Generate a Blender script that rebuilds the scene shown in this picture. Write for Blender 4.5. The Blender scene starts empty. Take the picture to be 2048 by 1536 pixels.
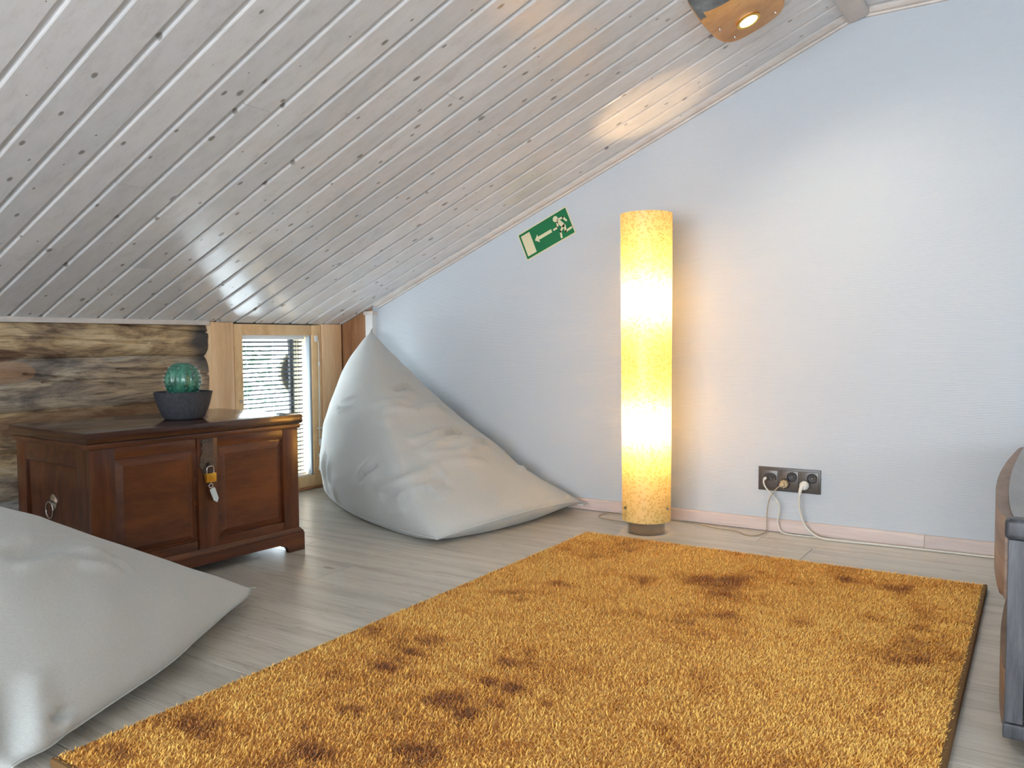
import bpy, bmesh, math, random
import numpy as np
from mathutils import Vector, Matrix, noise
random.seed(7); rng = np.random.default_rng(7)
sc = bpy.context.scene
C = sc.collection
PI = math.pi
Rd = math.radians

# ------------------------------------------------------------------ camera
def make_camera():
    cd = bpy.data.cameras.new('camera'); cam = bpy.data.objects.new('camera', cd); C.objects.link(cam)
    cd.sensor_width = 36.0; cd.lens = 1632.99 / 2048 * 36.0; cd.clip_start = 0.02; cd.clip_end = 200
    yaw, pit, rol = Rd(33.024), Rd(2.8597), Rd(-0.4752)
    F = Vector((-math.sin(yaw)*math.cos(pit), math.cos(yaw)*math.cos(pit), -math.sin(pit)))
    r0 = Vector((math.cos(yaw), math.sin(yaw), 0)); u0 = r0.cross(F)
    r = r0*math.cos(rol) + u0*math.sin(rol); u = -r0*math.sin(rol) + u0*math.cos(rol)
    M = Matrix((r, u, -F)).transposed().to_4x4(); M.translation = (2.97214, -3.02164, 0.70)
    cam.matrix_world = M
    sc.camera = cam
make_camera()

# ------------------------------------------------------------------ world, lights, exposure
w = bpy.data.worlds.new('sky'); sc.world = w; w.use_nodes = True
bg = w.node_tree.nodes['Background']; bg.inputs[0].default_value = (0.80, 0.92, 1.0, 1); bg.inputs[1].default_value = 14.0

def area(name, loc, target, sx, sy, power, col):
    l = bpy.data.lights.new(name, 'AREA'); l.shape = 'RECTANGLE'; l.size = sx; l.size_y = sy; l.energy = power; l.color = col
    o = bpy.data.objects.new(name, l); C.objects.link(o); o.location = loc
    o.rotation_euler = (Vector(target) - Vector(loc)).to_track_quat('-Z', 'Y').to_euler()
    return o
# added daylight fill behind the camera and at the side; no windows built there
area('daylight_fill_back', (2.3, -6.2, 0.72), (1.9, 0, 0.9), 3.2, 1.3, 132, (0.86, 0.93, 1.0))
area('daylight_fill_side', (5.0, -3.6, 1.00), (1.2, -1.2, 0.6), 1.6, 0.6, 22, (0.86, 0.93, 1.0))
# portal that guides sky light through the low window (gives off no light of its own)
pt = area('window_portal', (-0.17, -0.436, 0.405), (1.0, -0.436, 0.405), 0.50, 0.76, 1, (1, 1, 1)); pt.data.cycles.is_portal = True
sc.view_settings.view_transform = 'Standard'; sc.view_settings.look = 'None'
sc.view_settings.gamma = 1.0; sc.view_settings.use_curve_mapping = False
sc.view_settings.exposure = 0.62

# ------------------------------------------------------------------ helpers
def tag(o, label=None, cat=None, group=None, kind=None):
    if label: o['label'] = label
    if cat: o['category'] = cat
    if group: o['group'] = group
    if kind: o['kind'] = kind
    return o
def empty(name, loc=(0, 0, 0), rz=0.0, parent=None):
    o = bpy.data.objects.new(name, None); C.objects.link(o); o.location = loc; o.rotation_euler = (0, 0, rz)
    o.empty_display_size = 0.05
    if parent: o.parent = parent
    return o
def link(name, me, mat=None, parent=None, smooth=False):
    if mat is not None and not me.materials: me.materials.append(mat)
    if smooth:
        me.polygons.foreach_set('use_smooth', [True]*len(me.polygons))
    o = bpy.data.objects.new(name, me); C.objects.link(o)
    if parent: o.parent = parent
    return o
def build(name, bm, mat=None, parent=None, smooth=False, auto=None):
    me = bpy.data.meshes.new(name); bmesh.ops.recalc_face_normals(bm, faces=bm.faces)
    bm.to_mesh(me); bm.free()
    o = link(name, me, mat, parent, smooth or auto is not None)
    if auto is not None:
        me.set_sharp_from_angle(angle=Rd(auto))
    return o
def box(bm, lo, hi, bev=0.0, seg=2):
    r = bmesh.ops.create_cube(bm, size=1.0)
    vs = r['verts']
    for v in vs:
        v.co = Vector([lo[i] + (v.co[i] + 0.5)*(hi[i]-lo[i]) for i in range(3)])
    if bev > 0:
        es = list({e for v in vs for e in v.link_edges})
        bmesh.ops.bevel(bm, geom=es, offset=bev, segments=seg, affect='EDGES', profile=0.6)
def boxo(name, lo, hi, mat, parent=None, bev=0.0, seg=2):
    bm = bmesh.new(); box(bm, lo, hi, bev, seg)
    return build(name, bm, mat, parent, auto=35 if bev else None)
def prism(bm, prof, P0, A, B, L):
    """prof: list of (a,b); extruded from P0 by vector L"""
    P0, A, B, L = Vector(P0), Vector(A), Vector(B), Vector(L)
    v0 = [bm.verts.new(P0 + A*a + B*b) for a, b in prof]
    v1 = [bm.verts.new(v.co + L) for v in v0]
    n = len(prof)
    for i in range(n):
        bm.faces.new((v0[i], v0[(i+1) % n], v1[(i+1) % n], v1[i]))
    bm.faces.new(v0[::-1]); bm.faces.new(v1)
def lathe(bm, prof, c=(0, 0, 0), n=48, cap=True):
    rings = []
    for r, z in prof:
        rings.append([bm.verts.new((c[0]+r*math.cos(2*PI*i/n), c[1]+r*math.sin(2*PI*i/n), c[2]+z)) for i in range(n)])
    for a, b in zip(rings, rings[1:]):
        for i in range(n):
            bm.faces.new((a[i], a[(i+1) % n], b[(i+1) % n], b[i]))
    if cap:
        bm.faces.new(rings[0][::-1]); bm.faces.new(rings[-1])
def tube(bm, pts, rad, n=8, sub=6, closed=False):
    """smooth tube through points (Catmull-Rom)"""
    P = [Vector(p) for p in pts]
    out = []; m = len(P)
    rng_ = range(m if closed else m-1)
    for i in rng_:
        if closed: p0, p1, p2, p3 = P[(i-1) % m], P[i], P[(i+1) % m], P[(i+2) % m]
        else: p0, p1, p2, p3 = P[max(i-1, 0)], P[i], P[i+1], P[min(i+2, m-1)]
        for k in range(sub):
            t = k/sub
            out.append(0.5*((2*p1) + (p2-p0)*t + (2*p0-5*p1+4*p2-p3)*t*t + (-p0+3*p1-3*p2+p3)*t**3))
    if not closed: out.append(P[-1])
    rings = []; up = Vector((0, 0, 1)); N = len(out); prev = None
    for i, p in enumerate(out):
        a = out[(i-1) % N] if (closed or i > 0) else p
        b = out[(i+1) % N] if (closed or i < N-1) else p
        d = (b-a).normalized()
        if prev is None:
            s = d.cross(up)
            if s.length < 0.1: s = d.cross(Vector((1, 0, 0)))
        else:
            s = prev - d*prev.dot(d)
            if s.length < 1e-6: s = d.cross(up)
        s.normalize(); prev = s; q = s.cross(d)
        r = rad(i/(N-1)) if callable(rad) else rad
        rings.append([bm.verts.new(p + s*r*math.cos(2*PI*k/n) + q*r*math.sin(2*PI*k/n)) for k in range(n)])
    R2 = rings + ([rings[0]] if closed else [])
    for a, b in zip(R2, R2[1:]):
        for k in range(n): bm.faces.new((a[k], a[(k+1) % n], b[(k+1) % n], b[k]))
    if not closed:
        bm.faces.new(rings[0][::-1]); bm.faces.new(rings[-1])
def cyl(bm, p0, p1, r0, r1=None, n=20):
    r1 = r0 if r1 is None else r1
    p0, p1 = Vector(p0), Vector(p1); d = (p1-p0).normalized()
    s = d.orthogonal().normalized(); q = d.cross(s)
    a = [bm.verts.new(p0 + s*r0*math.cos(2*PI*k/n) + q*r0*math.sin(2*PI*k/n)) for k in range(n)]
    b = [bm.verts.new(p1 + s*r1*math.cos(2*PI*k/n) + q*r1*math.sin(2*PI*k/n)) for k in range(n)]
    for k in range(n): bm.faces.new((a[k], a[(k+1) % n], b[(k+1) % n], b[k]))
    bm.faces.new(a[::-1]); bm.faces.new(b)

# ------------------------------------------------------------------ materials
def lin(c):
    c = [x/255 for x in c]
    return tuple(x/12.92 if x <= 0.04045 else ((x+0.055)/1.055)**2.4 for x in c) + (1,)
class NT:
    def __init__(s, name):
        s.m = bpy.data.materials.new(name); s.m.use_nodes = True; s.t = s.m.node_tree
        s.b = s.t.nodes['Principled BSDF']; s.out = s.t.nodes['Material Output']
    def n(s, typ, **kw):
        nd = s.t.nodes.new(typ)
        for k, v in kw.items():
            if k in nd.inputs.keys() if isinstance(k, str) else False: pass
            setattr(nd, k, v)
        return nd
    def l(s, a, b): s.t.links.new(a, b)
    def set(s, **kw):
        for k, v in kw.items():
            s.b.inputs[k.replace('_', ' ')].default_value = v
    def val(s, sock, v):
        if hasattr(v, 'is_output'): s.l(v, sock)
        else: sock.default_value = v
    def pos(s, scale=(1, 1, 1), rnd=0.0, obj=False, rot=(0, 0, 0), offset=None):
        if obj: p = s.n('ShaderNodeTexCoord').outputs['Object']
        else: p = s.n('ShaderNodeNewGeometry').outputs['Position']
        if rnd:
            oi = s.n('ShaderNodeObjectInfo'); mu = s.n('ShaderNodeVectorMath', operation='MULTIPLY_ADD')
            cx = s.n('ShaderNodeCombineXYZ')
            for i in range(3): 
                mm = s.n('ShaderNodeMath', operation='MULTIPLY'); s.l(oi.outputs['Random'], mm.inputs[0]); mm.inputs[1].default_value = rnd*(1+0.37*i)
                s.l(mm.outputs[0], cx.inputs[i])
            ad = s.n('ShaderNodeVectorMath', operation='ADD'); s.l(p, ad.inputs[0]); s.l(cx.outputs[0], ad.inputs[1]); p = ad.outputs[0]
        mp = s.n('ShaderNodeMapping'); s.l(p, mp.inputs[0]); mp.inputs['Scale'].default_value = scale; mp.inputs['Rotation'].default_value = rot
        return mp.outputs[0]
    def noise(s, vec, scale=5, detail=4, rough=0.55, dist=0.0):
        nd = s.n('ShaderNodeTexNoise'); s.l(vec, nd.inputs['Vector']); nd.inputs['Scale'].default_value = scale
        nd.inputs['Detail'].default_value = detail; nd.inputs['Roughness'].default_value = rough; nd.inputs['Distortion'].default_value = dist
        return nd.outputs['Fac']
    def ramp(s, fac, stops, interp='LINEAR'):
        nd = s.n('ShaderNodeValToRGB'); s.l(fac, nd.inputs[0]); cr = nd.color_ramp; cr.interpolation = interp
        while len(cr.elements) < len(stops): cr.elements.new(0.5)
        for e, (p, c) in zip(cr.elements, stops):
            e.position = p; e.color = c if len(c) == 4 else (*c, 1)
        return nd.outputs['Color']
    def mix(s, f, a, b, mode='MIX'):
        nd = s.n('ShaderNodeMix', data_type='RGBA', blend_type=mode)
        s.val(nd.inputs[0], f); s.val(nd.inputs[6], a); s.val(nd.inputs[7], b)
        return nd.outputs[2]
    def math(s, op, a, b=0.0, clamp=False):
        nd = s.n('ShaderNodeMath', operation=op, use_clamp=clamp); s.val(nd.inputs[0], a); s.val(nd.inputs[1], b)
        return nd.outputs[0]
    def mrange(s, v, a, b, c=0.0, d=1.0):
        nd = s.n('ShaderNodeMapRange'); s.l(v, nd.inputs[0])
        for i, x in enumerate((a, b, c, d)): nd.inputs[i+1].default_value = x
        return nd.outputs[0]
    def vor(s, vec, scale, feature='F1', rnd=1.0):
        nd = s.n('ShaderNodeTexVoronoi', feature=feature); s.l(vec, nd.inputs['Vector']); nd.inputs['Scale'].default_value = scale
        nd.inputs['Randomness'].default_value = rnd
        return nd
    def bump(s, h, strength=0.3, dist=0.01):
        nd = s.n('ShaderNodeBump'); s.l(h, nd.inputs['Height']); nd.inputs['Strength'].default_value = strength; nd.inputs['Distance'].default_value = dist
        s.l(nd.outputs[0], s.b.inputs['Normal'])
        return nd
    def base(s, c): s.val(s.b.inputs['Base Color'], c)

def plain(name, rgb, rough=0.5, metal=0.0, spec=0.5, coat=0.0):
    t = NT(name); t.base(lin(rgb)); t.set(Roughness=rough, Metallic=metal)
    t.b.inputs['Specular IOR Level'].default_value = spec; t.b.inputs['Coat Weight'].default_value = coat
    return t.m

def wood(name, c_light, c_mid, c_dark, grain=(1, 1, 1), rough=0.45, knots=0.0, kcol=(60, 40, 28), rnd=7.0, spec=0.4, bump=0.15, kscale=(1, 1, 1), ksize=0.05, obj=False, coat=0.0):
    """grain: scale vector, small along the fibre"""
    t = NT(name)
    v = t.pos(grain, rnd, obj)
    n1 = t.noise(v, 1.0, 5, 0.6, 0.35)
    n2 = t.noise(t.pos(tuple(g*5 for g in grain), rnd, obj), 1.0, 4, 0.7, 0.3)
    f = t.math('ADD', t.math('MULTIPLY', n1, 0.7), t.math('MULTIPLY', n2, 0.3))
    col = t.ramp(f, [(0.33, lin(c_dark)), (0.48, lin(c_mid)), (0.62, lin(c_light))])
    oi = t.n('ShaderNodeObjectInfo')
    col = t.mix(1.0, col, t.ramp(oi.outputs['Random'], [(0, (0.90, 0.90, 0.90)), (1, (1.06, 1.05, 1.04))]), 'MULTIPLY')
    if knots > 0:
        kv = t.pos(kscale, rnd*1.7, obj)
        wob = t.noise(kv, 3.0, 2)
        vo = t.vor(kv, 1.0)
        if kscale[2] == 0: vo.voronoi_dimensions = '2D'
        d = t.math('ADD', vo.outputs['Distance'], t.math('MULTIPLY', t.math('SUBTRACT', wob, 0.5), ksize*1.2))
        sep = t.n('ShaderNodeSeparateColor'); t.l(vo.outputs['Color'], sep.inputs[0])
        sz = t.mrange(sep.outputs[0], 1-knots, 1.0, 0.0, ksize)
        k = t.math('SUBTRACT', 1.0, t.math('DIVIDE', d, t.math('ADD', sz, 0.0001)), True)
        k = t.math('MULTIPLY', k, 2.2, True)
        col = t.mix(t.math('MULTIPLY', k, 0.85), col, lin(kcol))
    t.base(col); t.set(Roughness=rough); t.b.inputs['Specular IOR Level'].default_value = spec
    t.b.inputs['Coat Weight'].default_value = coat
    if bump: t.bump(n2, bump, 0.002)
    return t

M = {}
def materials():
    # whitewashed pine ceiling
    t = wood('whitewashed_pine', (222, 223, 225), (217, 218, 219), (206, 206, 206), grain=(1.6, 30, 30), rough=0.21, knots=0.85,
             kcol=(126, 120, 114), rnd=9, spec=0.5, bump=0.06, kscale=(7.0, 12.0, 0.0), ksize=0.105)
    M['ceil'] = t.m
    t = wood('whitewashed_trim', (216, 210, 204), (208, 200, 194), (196, 188, 181), grain=(6, 6, 18), rough=0.4, rnd=5, bump=0.05)
    M['trimwood'] = t.m
    t = wood('pinkish_skirting', (214, 200, 195), (205, 190, 185), (194, 179, 173), grain=(3, 30, 50), rough=0.4, rnd=5, bump=0.05)
    M['skirt'] = t.m
    M['sealgrey'] = plain('grey_seal', (150, 158, 162), 0.4)
    M['white'] = plain('white_paint', (222, 222, 220), 0.4)
    # wallpaper with fine horizontal ribs
    t = NT('ribbed_wallpaper')
    v = t.pos((1, 1, 1)); sp = t.n('ShaderNodeSeparateXYZ'); t.l(v, sp.inputs[0])
    wob = t.noise(t.pos((6, 6, 60)), 1.0, 3)
    ph = t.math('ADD', t.math('MULTIPLY', sp.outputs[2], 2*PI/0.0052), t.math('MULTIPLY', wob, 4.5))
    s_ = t.math('SINE', ph)
    amp = t.noise(t.pos((9, 9, 30)), 1.0, 3)
    h = t.math('MULTIPLY', s_, amp)
    c = t.ramp(t.noise(t.pos((0.8, 0.8, 0.8)), 1.0, 2), [(0.3, lin((189, 197, 205))), (0.7, lin((196, 203, 210)))])
    c = t.mix(1.0, c, t.ramp(t.mrange(h, -1, 1), [(0.0, (0.955, 0.958, 0.962)), (1.0, (1, 1, 1))]), 'MULTIPLY')
    t.base(c); t.set(Roughness=0.75); t.bump(h, 0.25, 0.002); M['paper'] = t.m
    M['plaster'] = plain('painted_board', (190, 188, 186), 0.8)
    # laminate floor
    t = wood('grey_oak_laminate', (212, 208, 198), (203, 198, 187), (180, 174, 163), grain=(1.5, 26, 26), rough=0.30, knots=0.5,
             kcol=(128, 117, 106), rnd=11, spec=0.5, bump=0.04, kscale=(3.0, 9.0, 1.0), ksize=0.13)
    nt = t
    old = t.b.inputs['Base Color'].links[0].from_socket
    st = t.noise(t.pos((5, 150, 10), 11), 1.0, 4, 0.65)
    fl = t.mix(t.mrange(st, 0.53, 0.72, 0.0, 0.42), old, lin((112, 102, 92)))
    st2 = t.noise(t.pos((2.6, 12, 1), 4), 2.2, 6, 0.75, 1.4)
    fl = t.mix(t.mrange(st2, 0.55, 0.68, 0.0, 0.42), fl, lin((120, 108, 95)))
    t.base(fl); M['floor'] = t.m
    # old logs
    t = NT('old_hewn_log')
    v = t.pos((1, 2.2, 9)); a = t.noise(v, 1.3, 6, 0.62, 0.9)
    b = t.noise(t.pos((1, 1.1, 3.2)), 1.6, 4, 0.6, 1.2)
    f = t.noise(t.pos((1, 9, 120)), 1.0, 5, 0.7, 0.4)
    col = t.ramp(a, [(0.30, lin((64, 44, 32))), (0.43, lin((132, 108, 84))), (0.53, lin((186, 160, 122))), (0.66, lin((216, 194, 156)))])
    gry = t.ramp(a, [(0.3, lin((88, 84, 80))), (0.5, lin((152, 149, 144))), (0.68, lin((186, 183, 176)))])
    oi = t.n('ShaderNodeAttribute', attribute_type='OBJECT', attribute_name='grey')
    sh = t.math('ADD', t.math('MULTIPLY', t.math('SUBTRACT', b, 0.5), 2.4), oi.outputs['Fac'], True)
    col = t.mix(sh, col, gry)
    dk = t.noise(t.pos((1, 1.7, 4.5)), 2.1, 5, 0.6, 0.8)
    col = t.mix(t.mrange(dk, 0.58, 0.70, 0.0, 0.8), col, lin((72, 47, 30)))
    col = t.mix(t.mrange(f, 0.50, 0.68, 0.0, 0.65), col, lin((58, 46, 38)))
    # shade of the recess beside the casing, painted dark into the log colour
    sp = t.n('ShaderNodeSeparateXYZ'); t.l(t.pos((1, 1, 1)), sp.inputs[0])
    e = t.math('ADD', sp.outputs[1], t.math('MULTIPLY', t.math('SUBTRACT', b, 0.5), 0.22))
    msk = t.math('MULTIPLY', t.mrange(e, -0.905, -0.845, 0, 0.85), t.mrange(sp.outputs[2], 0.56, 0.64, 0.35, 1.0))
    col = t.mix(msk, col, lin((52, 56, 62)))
    # orange heartwood blotch and rusty patch at the left
    def blot(cy, cz, ry, rz, c, amt, col):
        dy = t.math('DIVIDE', t.math('SUBTRACT', sp.outputs[1], cy), ry); dz = t.math('DIVIDE', t.math('SUBTRACT', sp.outputs[2], cz), rz)
        d = t.math('ADD', t.math('MULTIPLY', dy, dy), t.math('MULTIPLY', dz, dz))
        d = t.math('ADD', d, t.math('MULTIPLY', t.math('SUBTRACT', a, 0.5), 2.0))
        return t.mix(t.mrange(d, 0.75, 1.1, amt, 0.0), col, lin(c))
    col = blot(-1.62, 0.615, 0.09, 0.040, (186, 144, 106), 0.45, col)
    col = blot(-1.66, 0.672, 0.12, 0.022, (84, 50, 32), 0.7, col)
    col = blot(-1.42, 0.430, 0.28, 0.045, (108, 78, 56), 0.7, col)
    col = blot(-1.05, 0.440, 0.26, 0.040, (96, 66, 44), 0.7, col)
    t.base(col); t.set(Roughness=0.85)
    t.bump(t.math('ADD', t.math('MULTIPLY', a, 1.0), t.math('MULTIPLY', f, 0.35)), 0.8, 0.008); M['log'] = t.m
    M['crack'] = plain('log_crack', (26, 20, 15), 0.9)
    # pine casings
    t = wood('golden_pine', (240, 208, 168), (232, 194, 150), (212, 170, 126), grain=(20, 14, 1.6), rough=0.38, knots=0.55,
             kcol=(112, 70, 44), rnd=6, kscale=(2, 9, 6), ksize=0.26, bump=0.06); M['pine'] = t.m
    t = wood('window_pine', (232, 200, 154), (222, 186, 138), (202, 164, 116), grain=(18, 8, 4), rough=0.35, rnd=6, bump=0.05); M['wpine'] = t.m
    t = wood('brown_pine', (170, 126, 88), (150, 106, 72), (118, 78, 52), grain=(14, 14, 1.6), rough=0.5, knots=0.5, kcol=(74, 44, 28), rnd=6, kscale=(9, 9, 5), ksize=0.12, bump=0.08); M['bpine'] = t.m
    # chest mahogany
    for nm, g in (('mahogany', (3, 30, 30)), ('mahogany_upright', (30, 30, 3))):
        t = wood(nm, (104, 58, 30), (80, 42, 22), (54, 28, 16), grain=g, rough=0.30, rnd=6, spec=0.5, bump=0.06, obj=True, coat=0.15); M[nm] = t.m
    t = wood('mahogany_panel', (108, 61, 31), (88, 47, 24), (64, 33, 18), grain=(4, 30, 14), rough=0.36, rnd=6, spec=0.5, bump=0.08, obj=True, coat=0.1); M['mpanel'] = t.m
    t = wood('mahogany_lid', (82, 48, 32), (66, 36, 24), (50, 27, 18), grain=(3, 20, 30), rough=0.22, rnd=6, spec=0.5, bump=0.03, obj=True, coat=0.3); M['mlid'] = t.m
    t = NT('aged_iron'); v = t.pos((1, 1, 1)); n = t.noise(v, 260, 3)
    t.base(t.ramp(n, [(0.35, lin((66, 58, 54))), (0.65, lin((112, 102, 94)))])); t.set(Roughness=0.55, Metallic=0.55); t.bump(n, 0.3, 0.001); M['iron'] = t.m
    M['brass'] = plain('brass', (226, 178, 72), 0.28, 0.9)
    M['steel'] = plain('polished_steel', (196, 192, 188), 0.22, 1.0)
    t = NT('brushed_steel'); n = t.noise(t.pos((1, 1, 300)), 1.0, 2); t.base(lin((172, 164, 156))); t.set(Roughness=0.2, Metallic=1.0); t.bump(n, 0.05, 0.001); M['brushed'] = t.m
    M['tag'] = plain('clear_tag_plastic', (214, 226, 228), 0.25)
    # linen
    t = NT('grey_linen'); v = t.pos((1, 1, 1), 3)
    wv = t.noise(t.pos((900, 900, 160)), 1.0, 2); wv2 = t.noise(t.pos((160, 160, 900)), 1.0, 2)
    big = t.noise(v, 3.0, 3)
    col = t.ramp(big, [(0.3, lin((190, 193, 191))), (0.7, lin((199, 202, 199)))])
    tx = t.math('ADD', t.math('MULTIPLY', wv, 0.5), t.math('MULTIPLY', wv2, 0.5))
    col = t.mix(1.0, col, t.ramp(tx, [(0.35, (0.88, 0.88, 0.88)), (0.65, (1.05, 1.05, 1.05))]), 'MULTIPLY')
    t.base(col); t.set(Roughness=0.9); t.b.inputs['Sheen Weight'].default_value = 0.25; t.b.inputs['Specular IOR Level'].default_value = 0.2
    t.bump(tx, 0.3, 0.0012); M['linen'] = t.m
    # rug
    def blotches(t):  # shading of the brushed pile, put into the colour
        v = t.pos((1, 1, 0))
        a = t.noise(v, 4.2, 4, 0.62, 0.5); b = t.noise(v, 13.0, 4, 0.65, 0.3); f = t.noise(t.pos((1, 1, 1)), 220, 3, 0.7)
        g = t.noise(v, 1.6, 2)
        m = t.math('ADD', t.math('MULTIPLY', a, 0.62), t.math('MULTIPLY', b, 0.38))
        m = t.math('ADD', m, t.math('MULTIPLY', t.math('SUBTRACT', g, 0.5), 0.18))
        sp = t.n('ShaderNodeSeparateXYZ'); t.l(v, sp.inputs[0])
        m = t.math('ADD', m, t.math('MULTIPLY', t.mrange(sp.outputs[1], -1.5, -2.2, 0.0, 0.04), t.mrange(sp.outputs[0], 2.4, 1.9, 0.0, 1.0)))
        for cx, cy, rx, ry, am in RUGSPOTS:
            dx = t.math('DIVIDE', t.math('SUBTRACT', sp.outputs[0], cx), rx*1.25); dy = t.math('DIVIDE', t.math('SUBTRACT', sp.outputs[1], cy), ry*1.25)
            d = t.math('ADD', t.math('MULTIPLY', dx, dx), t.math('MULTIPLY', dy, dy))
            d = t.math('ADD', d, t.math('MULTIPLY', t.math('SUBTRACT', b, 0.5), 2.4))
            m = t.math('ADD', m, t.mrange(d, 0.0, 1.7, am, 0.0))
        m = t.math('ADD', m, t.math('MULTIPLY', t.math('SUBTRACT', f, 0.5), 0.14))
        return m, f
    t = NT('ochre_pile'); m, f = blotches(t)
    at = t.n('ShaderNodeAttribute', attribute_name='tip')
    col = t.ramp(m, [(0.47, lin((255, 210, 110))), (0.57, lin((242, 184, 82))), (0.66, lin((192, 124, 46))), (0.80, lin((140, 78, 22)))])
    col = t.mix(1.0, col, t.ramp(at.outputs['Fac'], [(0.0, (0.86, 0.82, 0.74)), (1.0, (1.08, 1.08, 1.06))]), 'MULTIPLY')
    t.base(col); t.set(Roughness=0.65); t.b.inputs['Sheen Weight'].default_value = 0.3; M['pile'] = t.m
    t = NT('rug_base'); m, f = blotches(t)
    t.base(t.ramp(m, [(0.50, lin((226, 166, 80))), (0.76, lin((120, 66, 20)))])); t.set(Roughness=0.9); M['rugbase'] = t.m
    M['bind'] = plain('rug_binding', (112, 82, 46), 0.9)
    # lamp shade paper
    t = NT('patterned_shade')
    uv = t.n('ShaderNodeUVMap').outputs[0]; mask = None
    for i, ang in enumerate((0.5, 1.25, 2.1, 2.75, 0.05)):
        mp = t.n('ShaderNodeMapping'); t.l(uv, mp.inputs[0]); mp.inputs['Rotation'].default_value = (0, 0, ang)
        mp.inputs['Location'].default_value = (0.13*i, 0.07*i, 0); 
        mp2 = t.n('ShaderNodeMapping'); t.l(mp.outputs[0], mp2.inputs[0]); mp2.inputs['Scale'].default_value = (30, 75, 1)
        vo = t.vor(mp2.outputs[0], 1.0, rnd=0.8); vo.voronoi_dimensions = '2D'
        sep = t.n('ShaderNodeSeparateColor'); t.l(vo.outputs['Color'], sep.inputs[0])
        k = t.math('MULTIPLY', t.mrange(vo.outputs['Distance'], 0.13, 0.24, 1, 0), t.math('GREATER_THAN', sep.outputs[0], 0.55))
        mask = k if mask is None else t.math('MAXIMUM', mask, k)
    col = t.mix(mask, lin((240, 218, 152)), lin((216, 188, 114)))
    tr = t.n('ShaderNodeBsdfTranslucent'); t.l(col, tr.inputs[0])
    df = t.n('ShaderNodeBsdfDiffuse'); t.l(col, df.inputs[0])
    mx = t.n('ShaderNodeMixShader'); mx.inputs[0].default_value = 0.46
    t.l(df.outputs[0], mx.inputs[1]); t.l(tr.outputs[0], mx.inputs[2])
    gl = t.n('ShaderNodeBsdfGlossy'); gl.inputs['Roughness'].default_value = 0.35
    m3 = t.n('ShaderNodeMixShader'); m3.inputs[0].default_value = 0.04; t.l(mx.outputs[0], m3.inputs[1]); t.l(gl.outputs[0], m3.inputs[2])
    t.l(m3.outputs[0], t.out.inputs[0]); M['shade'] = t.m
    def emit(name, col, s):
        t = NT(name); e = t.n('ShaderNodeEmission'); e.inputs[0].default_value = (*col, 1); e.inputs[1].default_value = s; t.l(e.outputs[0], t.out.inputs[0]); return t.m
    M['bulb'] = emit('lamp_bulb', (1.0, 0.62, 0.28), 235)
    M['spot'] = emit('spot_lens', (1.0, 0.88, 0.62), 25)
    # glass
    t = NT('window_glass'); tp = t.n('ShaderNodeBsdfTransparent'); g = t.n('ShaderNodeBsdfGlossy'); g.inputs['Roughness'].default_value = 0.02
    fr = t.n('ShaderNodeFresnel'); ge = t.n('ShaderNodeNewGeometry'); t.l(t.mrange(ge.outputs['Backfacing'], 0, 1, 1.45, 1/1.45), fr.inputs[0]); mx = t.n('ShaderNodeMixShader'); t.l(fr.outputs[0], mx.inputs[0]); t.l(tp.outputs[0], mx.inputs[1]); t.l(g.outputs[0], mx.inputs[2])
    t.l(mx.outputs[0], t.out.inputs[0]); M['glass'] = t.m
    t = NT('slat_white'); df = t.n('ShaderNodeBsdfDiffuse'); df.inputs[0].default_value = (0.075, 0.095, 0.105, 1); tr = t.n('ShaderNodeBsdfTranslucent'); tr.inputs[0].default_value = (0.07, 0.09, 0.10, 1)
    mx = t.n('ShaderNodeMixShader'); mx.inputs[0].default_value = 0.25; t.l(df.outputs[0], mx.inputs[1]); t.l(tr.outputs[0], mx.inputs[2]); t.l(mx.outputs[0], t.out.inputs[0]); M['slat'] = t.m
    # outlet
    M['outlet'] = plain('anthracite_plastic', (74, 70, 68), 0.35)
    M['outlet2'] = plain('anthracite_insert', (82, 77, 74), 0.30)
    M['hole'] = plain('black_plastic', (22, 21, 22), 0.4)
    M['plugw'] = plain('white_plastic', (226, 224, 216), 0.35)
    M['plugb'] = plain('beige_plastic', (178, 160, 126), 0.4)
    M['cordw'] = plain('white_cord', (216, 212, 202), 0.45)
    M['cordb'] = plain('tan_cord', (168, 156, 132), 0.5)
    M['cordd'] = plain('brown_cord', (110, 92, 70), 0.5)
    # sign
    M['green'] = plain('sign_green', (0, 106, 62), 0.45); M['lum'] = plain('sign_cream', (214, 206, 170), 0.5)
    # cactus + pot
    t = NT('teal_glass'); n = t.noise(t.pos((1, 1, 1)), 30, 3); t.base(t.ramp(n, [(0.35, lin((36, 100, 84))), (0.65, lin((88, 160, 134)))]))
    t.set(Roughness=0.22); t.b.inputs['Transmission Weight'].default_value = 0.45; t.b.inputs['Coat Weight'].default_value = 0.4; M['cactus'] = t.m
    t = NT('dark_pot'); n = t.noise(t.pos((1, 1, 1)), 90, 3); t.base(t.ramp(n, [(0.3, lin((52, 55, 62))), (0.7, lin((70, 73, 80)))])); t.set(Roughness=0.7); M['pot'] = t.m
    M['soil'] = plain('dark_gravel', (40, 38, 38), 0.9)
    # cabinet
    t = wood('black_grained_wood', (92, 94, 98), (70, 72, 77), (48, 50, 54), grain=(30, 30, 4), rough=0.42, rnd=4, obj=True, bump=0.3); M['cab'] = t.m
    t = wood('grey_grained_panel', (140, 132, 132), (118, 110, 110), (92, 84, 84), grain=(2.5, 20, 40), rough=0.5, rnd=4, obj=True, bump=0.25); M['cabp'] = t.m
    t = wood('grey_cabinet_top', (132, 128, 126), (120, 116, 114), (106, 102, 100), grain=(12, 3, 10), rough=0.32, rnd=4, obj=True, bump=0.1, coat=0.2); M['cabt'] = t.m
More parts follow.
